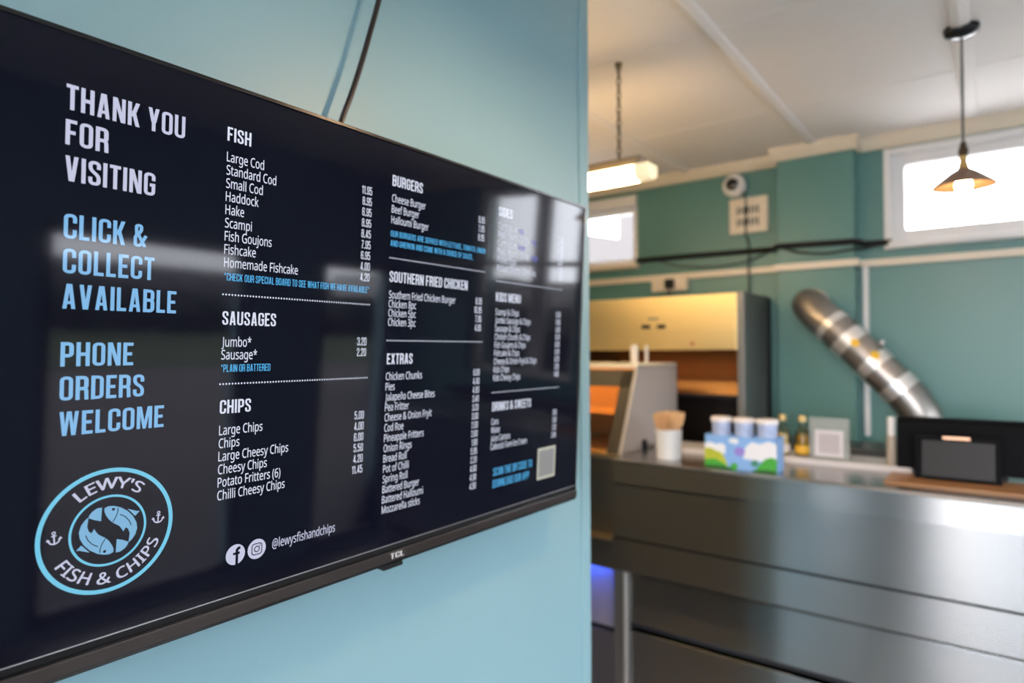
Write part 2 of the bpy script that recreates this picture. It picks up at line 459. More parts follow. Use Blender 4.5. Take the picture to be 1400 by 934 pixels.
def rnd(pts, r, closed=False, k=5):
    out = []; n = len(pts)
    for i, p in enumerate(pts):
        if not closed and i in (0, n - 1): out.append(p); continue
        P = Vector(p); a = Vector(pts[i - 1]); b = Vector(pts[(i + 1) % n])
        da = (a - P); db = (b - P); rr = min(r, da.length * .5, db.length * .5)
        p0 = P + da.normalized() * rr; p1 = P + db.normalized() * rr
        for s_ in range(k + 1):
            t = s_ / k
            out.append(tuple((1 - t) ** 2 * p0 + 2 * t * (1 - t) * P + t * t * p1))
    return out
def st(pts, r=0.0, closed=False, w=None):
    return off_path(rnd(pts, r, closed) if r else pts, w or S * .97, closed)
def bx2(x0, y0, x1, y1): return [[(x0, y0), (x1, y0), (x1, y1), (x0, y1)]]
def dg(x0, y0, x1, y1, w=.16):
    w = w * S / .158
    return [[(x0 - w / 2, y0), (x0 + w / 2, y0), (x1 + w / 2, y1), (x1 - w / 2, y1)]]
def make_glyphs(s_, hs_):
    global S, HS
    S, HS = s_, hs_
    W = .40; l, r_, t_, b_ = S / 2, W - S / 2, 1 - HS / 2, HS / 2; c_ = W / 2; R = .13
    def VB(x): return bx2(x, 0, x + S, 1)
    G = {}
    G['A'] = (.43, dg(.08, 0, .19, 1, .15) + dg(.35, 0, .24, 1, .15) + bx2(.13, .19, .30, .31))
    G['B'] = (.40, VB(0) + st([(l, t_), (r_ - .005, t_), (r_ - .005, .53), (l, .53)], .11, w=HS * .95) + st([(l, .53), (r_, .53), (r_, b_), (l, b_)], .12, w=HS))
    G['C'] = (.39, st([(r_, .64), (r_, t_), (l, t_), (l, b_), (r_, b_), (r_, .37)], R))
    G['D'] = (.40, VB(0) + st([(l, t_), (r_, t_), (r_, b_), (l, b_)], R))
    G['E'] = (.34, VB(0) + bx2(0, 1 - HS, .34, 1) + bx2(0, .435, .30, .575) + bx2(0, 0, .34, HS))
    G['F'] = (.33, VB(0) + bx2(0, 1 - HS, .33, 1) + bx2(0, .425, .29, .565))
    G['G'] = (.39, st([(r_, .66), (r_, t_), (l, t_), (l, b_), (r_, b_), (r_, .5)], R) + bx2(.205, .40, W, .54))
    G['H'] = (.41, VB(0) + bx2(.41 - S, 0, .41, 1) + bx2(.1, .43, .31, .575))
    G['I'] = (S, VB(0))
    G['J'] = (.27, st([(.0, b_), (.27 - S / 2, b_), (.27 - S / 2, 1)], .1))
    G['K'] = (.42, VB(0) + dg(.165, .40, .335, 1, .165) + dg(.335, 0, .19, .62, .17))
    G['L'] = (.32, VB(0) + bx2(0, 0, .32, HS))
    G['M'] = (.53, bx2(0, 0, S * .93, 1) + bx2(.53 - S * .93, 0, .53, 1) + dg(.265, 0, .11, 1, .13) + dg(.265, 0, .42, 1, .13))
    G['N'] = (.42, bx2(0, 0, S * .95, 1) + bx2(.42 - S * .95, 0, .42, 1) + dg(.335, 0, .085, 1, .16))
    G['O'] = (.40, st([(l, b_), (r_, b_), (r_, t_), (l, t_)], R, True))
    G['P'] = (.385, VB(0) + st([(l, t_), (r_ - .015, t_), (r_ - .015, .44), (l, .44)], .12, w=HS))
    G['Q'] = (.40, G['O'][1] + dg(.36, -.06, .27, .2, .12))
    G['R'] = (.40, VB(0) + st([(l, t_), (r_ - .01, t_), (r_ - .01, .47), (l, .47)], .12, w=HS) + st([(.2, .47), (r_ - .01, .44), (r_ - .005, .3), (r_ + .005, 0)], .06))
    G['S'] = (.385, st([(r_ - .01, .67), (r_ - .01, t_), (l, t_), (l, .62), (r_ - .01, .40), (r_ - .01, b_), (l, b_), (l, .33)], .13))
    G['T'] = (.36, bx2(.18 - S / 2, 0, .18 + S / 2, 1) + bx2(0, 1 - HS, .36, 1))
    G['U'] = (.40, st([(l, 1), (l, b_), (r_, b_), (r_, 1)], R))
    G['V'] = (.42, dg(.21 - .02, 0, .08, 1, .155) + dg(.21 + .02, 0, .34, 1, .155))
    G['W'] = (.60, dg(.16, 0, .075, 1, .14) + dg(.18, 0, .28, 1, .12) + dg(.42, 0, .32, 1, .12) + dg(.44, 0, .525, 1, .14))
    G['X'] = (.42, dg(.08, 0, .34, 1, .165) + dg(.34, 0, .08, 1, .165))
    G['Y'] = (.42, bx2(.21 - S / 2, 0, .21 + S / 2, .45) + dg(.19, .38, .08, 1, .16) + dg(.23, .38, .34, 1, .16))
    G['Z'] = (.36, bx2(0, 1 - HS, .36, 1) + bx2(0, 0, .36, HS) + dg(.09, .1, .27, .9, .17))
    G['&'] = (.44, st([(.44, .52), (.34, .3), (.24, b_), (l, b_), (l, .42), (.12, .55), (.10, .72), (.10, t_), (.27, t_), (.27, .70), (.16, .56), (.40, .03)], .08, w=HS * .87))
    G['0'] = G['O']
    G['1'] = (.24, bx2(.24 - S, 0, .24, 1) + bx2(0, .76, .12, .88))
    G['2'] = (.38, st([(l, .66), (l, t_), (r_ - .01, t_), (r_ - .01, .62), (l, .2), (l, b_), (.38, b_)], .10))
    G['3'] = (.39, st([(l, .70), (l, t_), (r_, t_), (r_, .53), (.17, .52)], .12) + st([(.17, .52), (r_, .51), (r_, b_), (l, b_), (l, .30)], .12))
    G['4'] = (.41, bx2(.22, 0, .22 + S * .97, 1) + dg(.07, .2, .25, 1, .13) + bx2(0, .18, .41, .31))
    G['5'] = (.39, bx2(0, 1 - HS, .36, 1) + bx2(0, .5, .14, 1) + st([(.07, .58), (r_, .60), (r_, b_), (l, b_), (l, .30)], .12))
    G['6'] = (.39, st([(r_, .70), (r_, t_), (l, t_), (l, b_), (r_, b_), (r_, .55), (l, .55)], .12))
    G['7'] = (.37, bx2(0, 1 - HS, .37, 1) + dg(.13, 0, .29, .9, .165))
    G['8'] = (.40, st([(l + .01, .53), (l + .01, t_), (r_ - .01, t_), (r_ - .01, .53)], .11, True) + st([(l, b_), (r_, b_), (r_, .53), (l, .53)], .11, True))
    G['9'] = (.39, st([(l, .28), (l, b_), (r_, b_), (r_, t_), (l, t_), (l, .45), (r_, .45)], .12))
    G['.'] = (.15, bx2(0, 0, .15, .15))
    G[','] = (.14, bx2(0, 0, .14, .14) + dg(.05, -.12, .09, 0, .1))
    G['*'] = (.27, dg(.05, .68, .21, 1, .075) + dg(.21, .68, .05, 1, .075) + bx2(.0, .80, .27, .88))
    G["'"] = (.12, bx2(0, .68, .12, 1))
    return G
BOLD, MEDIUM, LIGHT = make_glyphs(.130, .138), make_glyphs(.108, .108), make_glyphs(.108, .108)
G = BOLD
SPACE, GAP = .19, .078
def caps_quads(text):
    x = 0.0; out = []
    for ch in text:
        if ch == ' ': x += SPACE; continue
        w, polys = G[ch]
        for p in polys: out.append([(x + q[0], q[1]) for q in p])
        x += w + GAP
    return out, x - GAP
def caps(mb, text, a0, base, cap, width=None, right=None, sx=None):
    """capitals on the screen plane: left edge a0, baseline, cap height, width (or right edge and x scale)"""
    polys, w = caps_quads(text)
    k = width / w if width else (sx or 1.0) * cap
    if right is not None: a0 = right - w * k
    for p in polys:
        mb.poly([L3(a0 + q[0] * k, base + q[1] * cap, TX) for q in p])
TX = 0.0004
# ---- ordinary letters: outlines of a plain humanist sans, cap height 700
GLYPHS = {
'&': (718, '347,706 298,711 246,706 202,693 166,671 139,640 123,603 118,558 121,523 130,492 145,464 163,438 182,412 203,388 160,361 123,333 93,303 70,270 56,229 52,182 59,126 79,78 112,40 156,12 210,-4 273,-10 324,-7 370,1 411,16 447,34 482,57 514,82 599,0 716,0 573,139 596,168 616,199 633,233 648,270 661,309 673,350 585,350 577,320 568,291 558,264 547,239 533,215 517,194 327,376 366,401 399,427 428,455 450,486 463,521 468,560 463,604 447,641 422,671 388,693;295,640 320,638 341,630 359,618 372,601 380,582 382,560 380,535 371,512 357,491 337,470 309,449 274,427 253,451 235,473 221,494 210,514 204,536 202,559 205,582 214,602 228,619 247,631 269,638;222,313 255,334 459,136 437,118 412,102 383,87 351,76 315,69 275,67 238,70 205,81 178,99 158,123 146,152 142,185 146,218 155,247 172,271 195,292'),
"'": (221, '157,700 64,700 83,447 137,447'),
'(': (294, '265,700 183,700 138,638 102,571 74,500 55,424 43,347 39,269 43,191 55,115 74,41 102,-30 138,-95 183,-155 264,-155 222,-92 188,-24 161,47 142,120 130,194 126,270 130,347 142,423 161,497 188,569 223,636'),
')': (294, '111,700 29,700 71,636 106,569 133,497 152,423 164,347 168,270 164,194 152,120 133,47 106,-24 72,-92 30,-155 111,-155 156,-95 193,-30 220,41 239,115 251,191 255,269 251,347 239,424 220,500 193,571 156,638'),
'*': (540, '316,745 220,745 240,557 54,610 40,520 219,505 104,350 191,304 267,475 350,304 434,350 318,505 498,520 484,610 296,557'),
'/': (365, '355,700 271,700 10,0 94,0'),
'3': (561, '334,704 267,710 221,707 179,700 141,688 106,673 75,656 48,637 91,578 117,594 144,608 171,621 199,630 232,635 268,637 304,634 335,625 361,609 380,588 391,562 395,530 390,493 375,461 350,434 316,414 273,402 220,398 151,398 151,325 219,325 276,321 324,312 363,296 392,272 409,241 415,201 410,161 396,127 373,100 339,79 294,67 237,63 205,64 173,68 139,75 106,84 74,95 44,109 44,28 73,15 103,6 134,-1 167,-6 201,-9 236,-10 295,-7 345,2 389,17 425,37 454,61 476,91 492,124 502,160 505,199 500,242 487,280 464,312 432,337 390,354 338,365 338,369 380,381 415,399 444,424 466,455 479,492 483,536 477,584 460,625 430,661 388,688'),
'5': (561, '105,700 78,370 122,342 138,345 156,349 201,355 241,357 296,353 341,341 374,320 398,292 412,257 417,215 411,168 395,129 369,100 334,80 292,68 244,64 213,65 181,69 148,76 116,85 87,96 62,110 62,28 85,17 112,7 142,0 174,-5 208,-9 243,-10 319,-3 384,18 436,52 474,99 497,156 505,223 498,284 477,335 441,375 394,405 337,423 270,429 247,429 226,428 207,426 189,423 162,419 178,622 456,622 456,700'),
'6': (561, '389,710 374,710 313,706 259,694 213,675 174,648 141,617 115,580 94,539 78,495 67,448 60,399 55,349 54,299 58,233 68,175 86,126 109,84 138,50 172,24 209,5 249,-6 292,-10 355,-3 410,18 454,53 488,100 508,158 515,226 508,288 490,341 459,383 418,414 369,432 312,438 272,436 238,428 209,414 184,397 163,378 146,356 140,356 143,394 148,430 155,465 164,497 177,527 193,555 212,579 236,600 264,617 296,629 334,637 376,639 392,639 406,638 435,634 449,631 461,627 461,701 449,704 420,708;294,371 335,366 369,353 396,331 414,302 426,267 429,226 425,175 412,134 391,102 363,80 330,67 291,63 260,66 232,75 208,90 187,109 171,132 158,158 149,186 143,214 141,242 143,263 150,283 160,303 175,321 193,338 214,352 238,362 265,368'),
'8': (561, '337,705 279,710 241,708 205,701 173,690 143,675 119,656 98,634 83,607 74,577 71,543 75,503 86,467 106,437 132,410 161,387 193,366 168,353 144,339 122,323 101,305 83,284 68,262 57,237 50,209 48,178 55,123 75,77 109,40 155,12 213,-4 282,-10 348,-4 403,13 449,42 484,80 505,127 512,181 509,212 502,239 491,264 475,286 456,306 434,324 410,341 384,356 356,371 379,384 402,398 423,413 441,430 458,449 471,469 481,491 487,515 489,542 483,592 463,634 430,667 387,691;245,637 278,640 314,637 344,629 370,614 389,594 400,569 404,539 400,506 388,479 369,456 344,437 315,419 283,404 260,415 239,426 219,437 200,449 185,463 172,478 162,496 157,516 155,539 159,569 170,594 190,614 215,629;225,311 265,330 280,325 322,307 358,287 387,265 410,241 423,212 427,180 423,147 411,117 390,93 361,74 324,63 280,59 234,63 197,74 169,93 148,117 136,145 132,178 136,211 147,241 166,267 192,290'),
'@': (881, '538,695 473,700 410,696 352,686 299,668 250,644 206,614 168,579 135,538 107,493 85,444 69,390 60,334 57,274 62,202 76,138 100,80 134,30 176,-11 226,-44 285,-68 351,-82 425,-87 466,-86 505,-82 541,-76 575,-68 606,-58 635,-47 635,20 606,9 574,0 539,-9 502,-17 464,-21 425,-22 336,-14 262,12 204,55 161,114 136,188 127,278 132,344 145,406 167,462 198,512 237,555 284,589 339,615 402,630 473,635 525,632 573,620 618,602 658,576 692,544 719,505 740,460 752,409 756,351 755,319 751,288 745,259 736,233 725,211 712,193 697,179 680,170 661,168 645,169 631,175 618,184 608,199 602,222 600,277 601,287 611,486 593,492 571,497 546,502 518,507 489,509 461,510 420,507 383,497 350,481 322,460 298,434 278,403 264,369 256,331 253,289 258,238 271,194 294,157 325,129 363,112 409,107 441,110 470,118 495,131 516,149 533,169 547,192 552,192 558,171 569,151 584,133 603,118 627,110 655,107 682,109 707,116 729,128 749,143 767,162 782,184 795,208 806,234 814,262 820,291 823,320 824,350 819,419 804,482 779,537 745,586 703,626 654,658 599,681;525,441 534,438 528,316 524,275 515,239 501,209 481,186 455,172 422,168 395,171 373,180 354,196 341,219 332,249 329,287 331,314 335,339 342,364 353,387 367,407 384,425 406,438 432,445 462,448 475,448 489,447'),
'B': (637, '95,700 95,0 341,0 411,6 470,23 519,52 555,91 577,140 584,199 582,233 575,263 564,288 548,309 529,327 507,341 483,352 456,361 427,367 427,372 467,383 500,400 526,424 546,453 557,488 561,526 553,584 531,629 494,661 442,683 376,696 295,700;183,625 299,625 353,622 396,613 429,600 452,579 465,552 470,517 466,482 455,453 436,431 408,415 367,405 313,402 183,402;183,328 318,328 376,325 421,313 452,295 473,270 486,240 490,206 486,169 474,138 454,111 423,91 380,79 325,74 183,74'),
'C': (620, '467,705 396,710 328,705 267,690 213,664 167,630 128,588 99,538 77,481 64,419 60,351 64,281 76,217 96,160 123,110 159,68 203,34 255,10 314,-5 381,-10 418,-9 451,-7 481,-3 508,2 535,10 562,19 562,95 535,88 509,81 481,75 453,71 424,68 394,68 320,76 260,101 213,144 180,200 160,269 153,350 160,431 182,500 218,557 266,599 325,624 395,632 426,631 455,627 482,621 508,612 532,604 554,594 589,669 531,692'),
'E': (545, '95,700 95,0 486,0 486,78 183,78 183,327 469,327 469,404 183,404 183,623 486,623 486,700'),
'F': (509, '95,700 95,0 183,0 183,297 468,297 468,374 183,374 183,623 486,623 486,700'),
'G': (714, '461,709 423,710 350,705 285,690 227,665 177,632 136,590 103,540 79,483 65,420 60,350 64,279 77,216 99,158 128,109 166,67 212,34 265,10 326,-5 395,-10 442,-9 486,-6 526,-1 565,6 603,15 641,26 641,370 399,370 399,291 553,291 553,83 535,79 515,75 471,69 445,67 416,67 357,71 306,83 264,102 229,129 200,163 179,202 164,247 155,297 152,350 160,431 183,500 222,557 275,599 340,624 418,632 451,631 483,627 514,621 544,612 572,603 598,592 631,669 600,681 568,691 534,699 498,705'),
'H': (726, '183,700 95,700 95,0 183,0 183,326 542,326 542,0 630,0 630,700 542,700 542,404 183,404'),
'I': (332, '292,700 39,700 39,649 122,629 122,70 39,51 39,0 292,0 292,51 210,70 210,629 292,649'),
'J': (268, '178,700 90,700 90,4 89,-23 84,-46 76,-65 66,-79 54,-91 41,-99 26,-105 10,-108 -6,-109 -19,-108 -31,-108 -55,-104 -66,-101 -76,-99 -76,-174 -45,-183 -33,-185 -19,-186 -4,-186 47,-181 92,-165 128,-138 156,-100 173,-51 178,11'),
'K': (607, '183,700 95,700 95,0 183,0 183,272 255,334 503,0 607,0 319,395 596,700 493,700 304,488 244,422 224,399 203,377 183,355'),
'L': (514, '183,700 95,700 95,0 489,0 489,78 183,78'),
'M': (889, '95,700 95,0 176,0 176,497 174,532 172,591 170,614 174,614 404,0 476,0 710,613 714,613 712,590 711,563 709,531 707,464 707,0 794,0 794,700 665,700 445,126 441,126 226,700'),
'O': (766, '450,706 384,711 315,706 255,691 202,666 159,632 123,590 95,540 75,483 64,421 60,352 64,282 75,219 95,162 123,112 159,69 202,35 255,10 315,-5 383,-10 450,-5 509,10 561,35 605,69 641,111 669,161 690,218 702,282 706,351 702,420 690,484 669,541 641,591 605,632 561,666 509,691;312,625 384,633 456,625 514,600 558,558 588,502 607,433 613,351 607,269 588,200 558,143 514,100 456,75 383,67 311,75 253,100 209,143 178,200 159,269 153,351 159,433 178,502 209,558 254,600'),
'P': (593, '95,700 95,0 183,0 183,273 264,273 329,276 384,287 430,304 467,327 496,354 517,386 532,420 540,456 543,494 536,555 515,605 480,646 430,676 364,694 280,700;183,625 273,625 329,621 374,610 409,591 433,565 447,532 452,490 447,444 430,407 403,380 365,362 315,352 254,348 183,348'),
'R': (610, '95,700 95,0 183,0 183,289 323,289 492,0 595,0 403,314 426,323 448,335 470,349 490,365 508,385 523,408 534,435 541,466 543,501 536,562 515,612 481,650 432,678 368,694 288,700;183,623 283,623 336,620 378,611 411,595 434,571 447,538 452,497 448,457 435,424 413,398 381,379 340,367 288,364 183,364'),
'S': (538, '320,709 282,710 240,707 201,700 166,688 135,672 109,651 87,627 72,599 62,567 59,531 64,481 79,438 104,403 140,373 185,347 239,323 279,309 312,295 339,281 360,267 377,253 389,237 397,220 402,201 404,179 400,147 386,120 364,97 333,80 294,70 246,67 209,68 173,72 138,79 105,88 75,98 50,108 50,24 74,14 102,6 133,-1 168,-6 204,-9 242,-10 313,-4 374,13 425,42 462,81 485,130 492,187 490,222 482,252 470,278 453,301 432,322 405,341 375,358 340,374 301,389 266,403 236,417 211,429 191,442 175,456 163,472 155,489 150,508 148,530 152,559 163,584 181,604 207,620 240,629 280,632 311,631 340,628 369,622 397,614 423,605 448,595 475,671 448,682 419,691 388,699 355,705'),
'W': (912, '104,700 12,700 197,0 286,0 419,456 427,486 435,514 442,543 447,567 452,597 454,590 456,579 462,551 487,459 623,0 713,0 899,700 807,700 699,274 692,243 678,185 673,157 668,131 665,106 661,130 656,156 650,185 643,215 635,245 626,274 498,700 407,700 283,278 275,248 268,219 261,189 255,160 250,132 246,106 242,131 238,158 233,185 227,214 220,243 213,273'),
'Y': (555, '96,700 0,700 233,268 233,0 322,0 322,272 555,700 460,700 278,356'),
'a': (550, '341,530 282,534 249,533 216,528 184,521 154,512 127,501 103,489 129,425 152,435 175,444 199,452 224,459 251,463 278,465 309,462 336,453 358,439 374,418 383,387 386,348 386,317 297,314 219,307 155,291 107,267 73,235 52,194 45,146 50,97 66,58 92,28 126,7 166,-6 211,-10 252,-7 287,-1 315,11 340,27 364,48 387,74 391,74 408,0 471,0 471,358 466,414 450,459 425,492 388,516;308,254 385,257 385,210 380,163 366,126 341,97 309,76 272,64 230,60 204,62 181,69 161,80 146,97 137,118 134,145 139,176 151,202 172,223 204,238 249,249'),
'b': (603, '170,745 83,745 83,0 145,0 163,67 170,67 187,47 207,29 231,13 260,0 294,-7 332,-10 393,-2 445,21 489,59 522,112 542,180 549,263 542,346 523,413 490,466 446,504 393,527 332,534 294,532 260,524 231,512 207,496 187,477 170,456 165,456 169,521 169,542 170,564;268,457 318,463 397,441 444,374 460,264 456,203 444,153 425,114 398,85 363,68 320,62 268,67 229,85 201,113 184,153 173,202 170,262 170,266 173,327 184,377 202,415 229,441'),
'c': (471, '326,534 300,535 255,532 213,523 174,507 140,484 110,455 86,418 68,373 58,320 54,260 57,201 68,151 85,107 108,71 136,41 170,19 208,3 249,-7 294,-10 323,-9 348,-7 371,-2 392,3 411,10 429,19 429,95 410,87 390,80 369,74 346,69 321,66 293,65 248,70 210,87 181,115 160,154 147,202 143,261 160,371 212,438 298,460 317,459 336,456 357,452 377,447 412,435 438,507 421,514 401,521 378,527 352,532'),
'd': (603, '520,745 433,745 433,535 434,524 434,511 436,496 439,458 433,458 415,478 394,497 370,513 342,525 309,533 271,535 209,528 157,505 113,466 80,413 61,345 54,262 60,179 80,111 113,58 156,20 209,-2 270,-10 308,-7 342,1 371,14 395,31 416,49 433,71 437,71 450,0 520,0;240,458 282,464 334,458 374,440 402,411 420,371 431,321 434,261 434,245 430,189 419,143 400,107 372,82 333,67 283,62 240,68 205,85 178,114 159,153 147,202 143,260 147,318 159,367 178,408 205,439'),
'e': (553, '329,532 286,535 242,532 201,520 164,502 132,477 105,445 83,407 67,363 57,314 54,259 58,204 68,154 86,111 110,74 140,44 175,21 215,4 259,-6 307,-10 341,-9 372,-6 400,-1 426,5 453,14 479,25 479,100 452,89 426,80 400,73 372,68 343,65 311,64 262,69 222,84 189,110 164,146 149,191 143,246 503,246 503,298 500,344 491,385 477,423 457,456 432,484 402,506 368,522;247,460 285,465 325,460 357,446 382,423 399,393 409,356 413,315 145,315 153,358 167,395 188,425 214,447'),
'f': (337, '278,750 228,745 186,730 152,705 127,669 112,620 107,559 107,528 15,499 15,459 107,459 107,0 193,0 193,459 326,459 326,526 193,526 193,560 195,597 202,628 214,650 231,667 252,676 278,679 293,679 321,675 334,671 357,665 379,732 366,737 335,745 317,748'),
'g': (603, '303,533 270,535 207,527 154,502 111,461 79,406 60,340 54,262 60,182 79,116 111,62 154,22 208,-2 271,-10 338,-1 392,26 433,70 437,70 437,62 435,39 435,25 434,14 434,-16 430,-58 417,-94 396,-124 367,-146 331,-159 289,-164 216,-159 151,-145 95,-122 95,-202 149,-220 212,-232 284,-235 358,-229 417,-210 462,-178 494,-134 513,-78 520,-9 520,526 451,526 439,456 434,456 413,480 390,500 363,516 334,527;241,457 281,463 330,458 368,442 398,416 419,378 431,327 435,262 435,241 431,184 419,138 399,104 370,80 332,66 283,61 241,67 206,84 179,112 159,152 147,201 143,261 147,321 159,370 179,410 207,439'),
'h': (606, '170,745 83,745 83,0 170,0 170,272 173,328 184,375 202,413 231,441 271,457 323,463 389,449 428,407 441,336 441,0 526,0 526,342 521,403 505,452 478,489 441,514 393,529 334,534 301,532 270,525 240,514 213,498 190,478 171,453 165,453 169,501 170,526'),
'i': (253, '140,721 127,723 114,721 102,717 91,709 83,699 78,685 76,668 78,651 83,637 91,626 102,619 114,614 127,613 140,614 152,619 162,626 171,637 176,651 178,668 176,685 171,699 162,709 152,717;170,526 83,526 83,0 170,0'),
'j': (253, '140,721 127,723 114,721 102,717 91,709 83,699 78,685 76,668 78,651 83,637 91,626 102,619 114,614 127,613 140,614 152,619 162,626 171,637 176,651 178,668 176,685 171,699 162,709 152,717;170,526 83,526 83,-81 81,-110 74,-132 63,-147 48,-156 31,-162 11,-164 -24,-161 -34,-159 -44,-156 -54,-154 -54,-223 -44,-227 -33,-229 -22,-232 -8,-234 6,-235 22,-235 68,-231 106,-217 134,-194 154,-162 166,-124 170,-78'),
'k': (524, '169,745 83,745 83,0 169,0 169,193 228,245 411,0 515,0 287,301 500,526 399,526 231,348 173,277 169,271 165,271 168,315 168,344 169,356'),
'l': (253, '170,745 83,745 83,0 170,0'),
'm': (917, '398,526 326,535 295,533 265,526 237,515 211,499 189,479 171,454 166,454 153,526 83,526 83,0 170,0 170,273 173,329 183,376 200,414 226,441 262,457 310,463 370,449 406,407 418,338 418,0 503,0 503,290 507,342 518,385 536,419 562,443 599,458 645,463 705,449 740,407 752,338 752,0 837,0 837,342 832,404 818,453 793,490 759,515 714,530 660,535 626,533 594,526 563,514 535,497 511,475 491,447 486,447 452,496'),
'n': (606, '394,530 336,535 303,533 272,526 241,515 213,499 190,479 171,454 166,454 153,526 83,526 83,0 170,0 170,273 173,329 184,376 203,414 231,441 271,457 323,463 389,449 428,407 441,336 441,0 526,0 526,342 521,404 505,453 478,490 441,515'),
'o': (593, '344,532 298,535 228,527 169,504 120,465 83,411 61,344 54,264 57,208 68,159 85,115 109,78 137,47 171,22 209,4 250,-6 295,-10 365,-2 425,22 474,62 511,116 533,183 540,264 537,319 526,368 509,411 486,448 458,479 424,503 386,521;247,457 296,463 345,457 384,439 414,410 434,370 447,321 451,264 447,206 434,157 414,116 384,86 345,68 297,62 248,68 209,86 180,116 159,157 147,206 143,264 147,321 159,370 179,410 208,439'),
'p': (603, '394,528 333,535 294,533 260,525 231,512 208,495 187,476 170,454 166,454 154,526 83,526 83,-235 170,-235 170,-20 169,-6 169,8 168,25 166,41 164,67 170,67 187,47 207,29 232,13 261,0 294,-7 332,-10 393,-2 446,21 490,60 523,113 542,181 549,264 542,347 523,415 490,468 446,505;318,463 362,457 398,439 425,409 444,369 456,321 460,265 458,227 453,192 445,160 433,132 417,108 399,88 376,74 350,65 320,62 268,68 229,85 201,114 184,154 173,204 170,264 170,280 174,337 186,382 204,418 232,443 269,458'),
'r': (405, '328,535 293,532 262,521 233,504 208,482 186,457 168,429 164,429 154,526 83,526 83,0 170,0 170,280 172,314 179,345 191,373 206,398 225,418 247,435 271,447 296,454 323,457 332,457 352,455 361,453 371,452 379,450 390,529 371,533 349,535'),
's': (470, '278,534 247,535 192,531 144,519 104,499 74,472 56,437 50,396 52,369 59,346 70,326 85,308 103,292 126,278 151,265 180,252 213,239 245,227 271,215 293,204 309,193 322,183 331,173 337,162 341,150 342,137 339,115 329,96 313,81 289,69 257,62 218,60 187,61 157,66 127,73 99,82 73,92 51,102 51,24 72,14 96,6 121,-1 149,-6 181,-9 216,-10 275,-5 326,8 369,29 400,60 419,98 426,145 423,172 417,195 407,215 393,232 375,248 353,262 328,275 299,288 268,301 236,313 188,335 170,344 155,354 145,364 138,375 134,387 132,401 135,419 145,435 160,448 182,457 209,463 241,465 266,464 291,460 316,455 340,448 363,440 385,431 415,500 390,510 364,519 337,526 308,531'),
't': (354, '176,646 126,646 91,534 16,500 16,459 90,459 90,153 93,114 100,81 112,54 128,33 146,16 168,4 192,-4 217,-8 244,-10 276,-8 309,-2 322,2 332,6 332,72 323,69 312,67 299,64 285,62 272,61 259,61 236,63 216,71 200,84 187,102 179,126 176,155 176,459 328,459 328,526 176,526'),
'u': (606, '165,526 78,526 78,181 83,121 99,72 126,36 163,11 211,-5 269,-10 302,-8 334,-1 365,9 393,25 416,45 435,70 439,70 452,0 523,0 523,526 436,526 436,252 433,195 421,148 402,111 374,84 334,67 281,62 216,76 178,118 165,187'),
'v': (498, '92,526 0,526 199,0 298,0 498,526 406,526 294,216 266,134 261,118 257,102 250,76 246,76 244,88 232,133 226,150 221,168 209,201 204,216'),
'w': (771, '100,526 11,526 155,1 253,1 347,296 356,323 363,350 370,376 382,436 386,436 395,400 400,376 414,324 423,297 513,1 614,1 760,526 672,526 598,246 590,216 576,158 570,131 566,109 563,90 559,90 555,110 551,133 545,158 531,208 523,230 433,526 339,526 246,230 241,215 237,199 232,182 220,130 211,89 207,89 204,110 199,134 187,189 180,218 173,246'),
'y': (500, '93,526 1,526 213,-2 185,-72 173,-98 158,-120 141,-139 121,-153 97,-162 69,-165 58,-165 37,-163 27,-161 11,-159 11,-227 41,-233 67,-235 82,-235 130,-230 170,-216 202,-191 230,-158 253,-119 274,-73 500,526 407,526 300,227 291,201 281,174 273,148 255,83 251,83 241,128 225,176 207,226'),
'z': (461, '416,526 55,526 55,459 321,459 38,57 38,0 423,0 423,67 137,67 416,461'),
'ñ': (606, '394,530 336,535 303,533 272,526 241,515 213,499 190,479 171,454 166,454 153,526 83,526 83,0 170,0 170,273 173,329 184,376 203,414 231,441 271,457 323,463 389,449 428,407 441,336 441,0 526,0 526,342 521,404 505,453 478,490 441,515;150,612 165,612 176,640 196,655 220,656 246,645 300,618 340,606 384,612 416,640 436,690 442,724 388,724 376,696 358,684 334,684 306,696 256,722 214,732 176,724 150,694 134,650 128,612'),
}
GLYPH_SPACE = 255
def glyph_mesh(text, bold=0.0):
    """filled mesh of a line of letters, cap height 1"""
    cu = bpy.data.curves.new('t', 'CURVE'); cu.dimensions = '2D'; cu.fill_mode = 'BOTH';     x = 0.0
    for ch in text:
        if ch == ' ': x += GLYPH_SPACE / 700; continue
        adv, data = GLYPHS[ch]
        for loop in data.split(';'):
            pts = [tuple(map(float, p.split(','))) for p in loop.split()]
            if len(pts) < 3: continue
            sp = cu.splines.new('POLY'); sp.points.add(len(pts) - 1); sp.use_cyclic_u = True
            for q, (px, py) in zip(sp.points, pts): q.co = (x + px / 700, py / 700, 0, 1)
        x += adv / 700
    o = bpy.data.objects.new('t', cu); COL.objects.link(o)
    me = bpy.data.meshes.new_from_object(o.evaluated_get(bpy.context.evaluated_depsgraph_get()))
    bpy.data.objects.remove(o); bpy.data.curves.remove(cu)
    if bold:
        b = bmesh.new()
        for dx, dy in ((-bold, 0), (bold, 0), (0, bold * .6), (0, -bold * .6)):
            me.transform(Matrix.Translation((dx, dy, 0))); b.from_mesh(me); me.transform(Matrix.Translation((-dx, -dy, 0)))
        b.to_mesh(me); b.free()
    return me
CAPU = 1.0
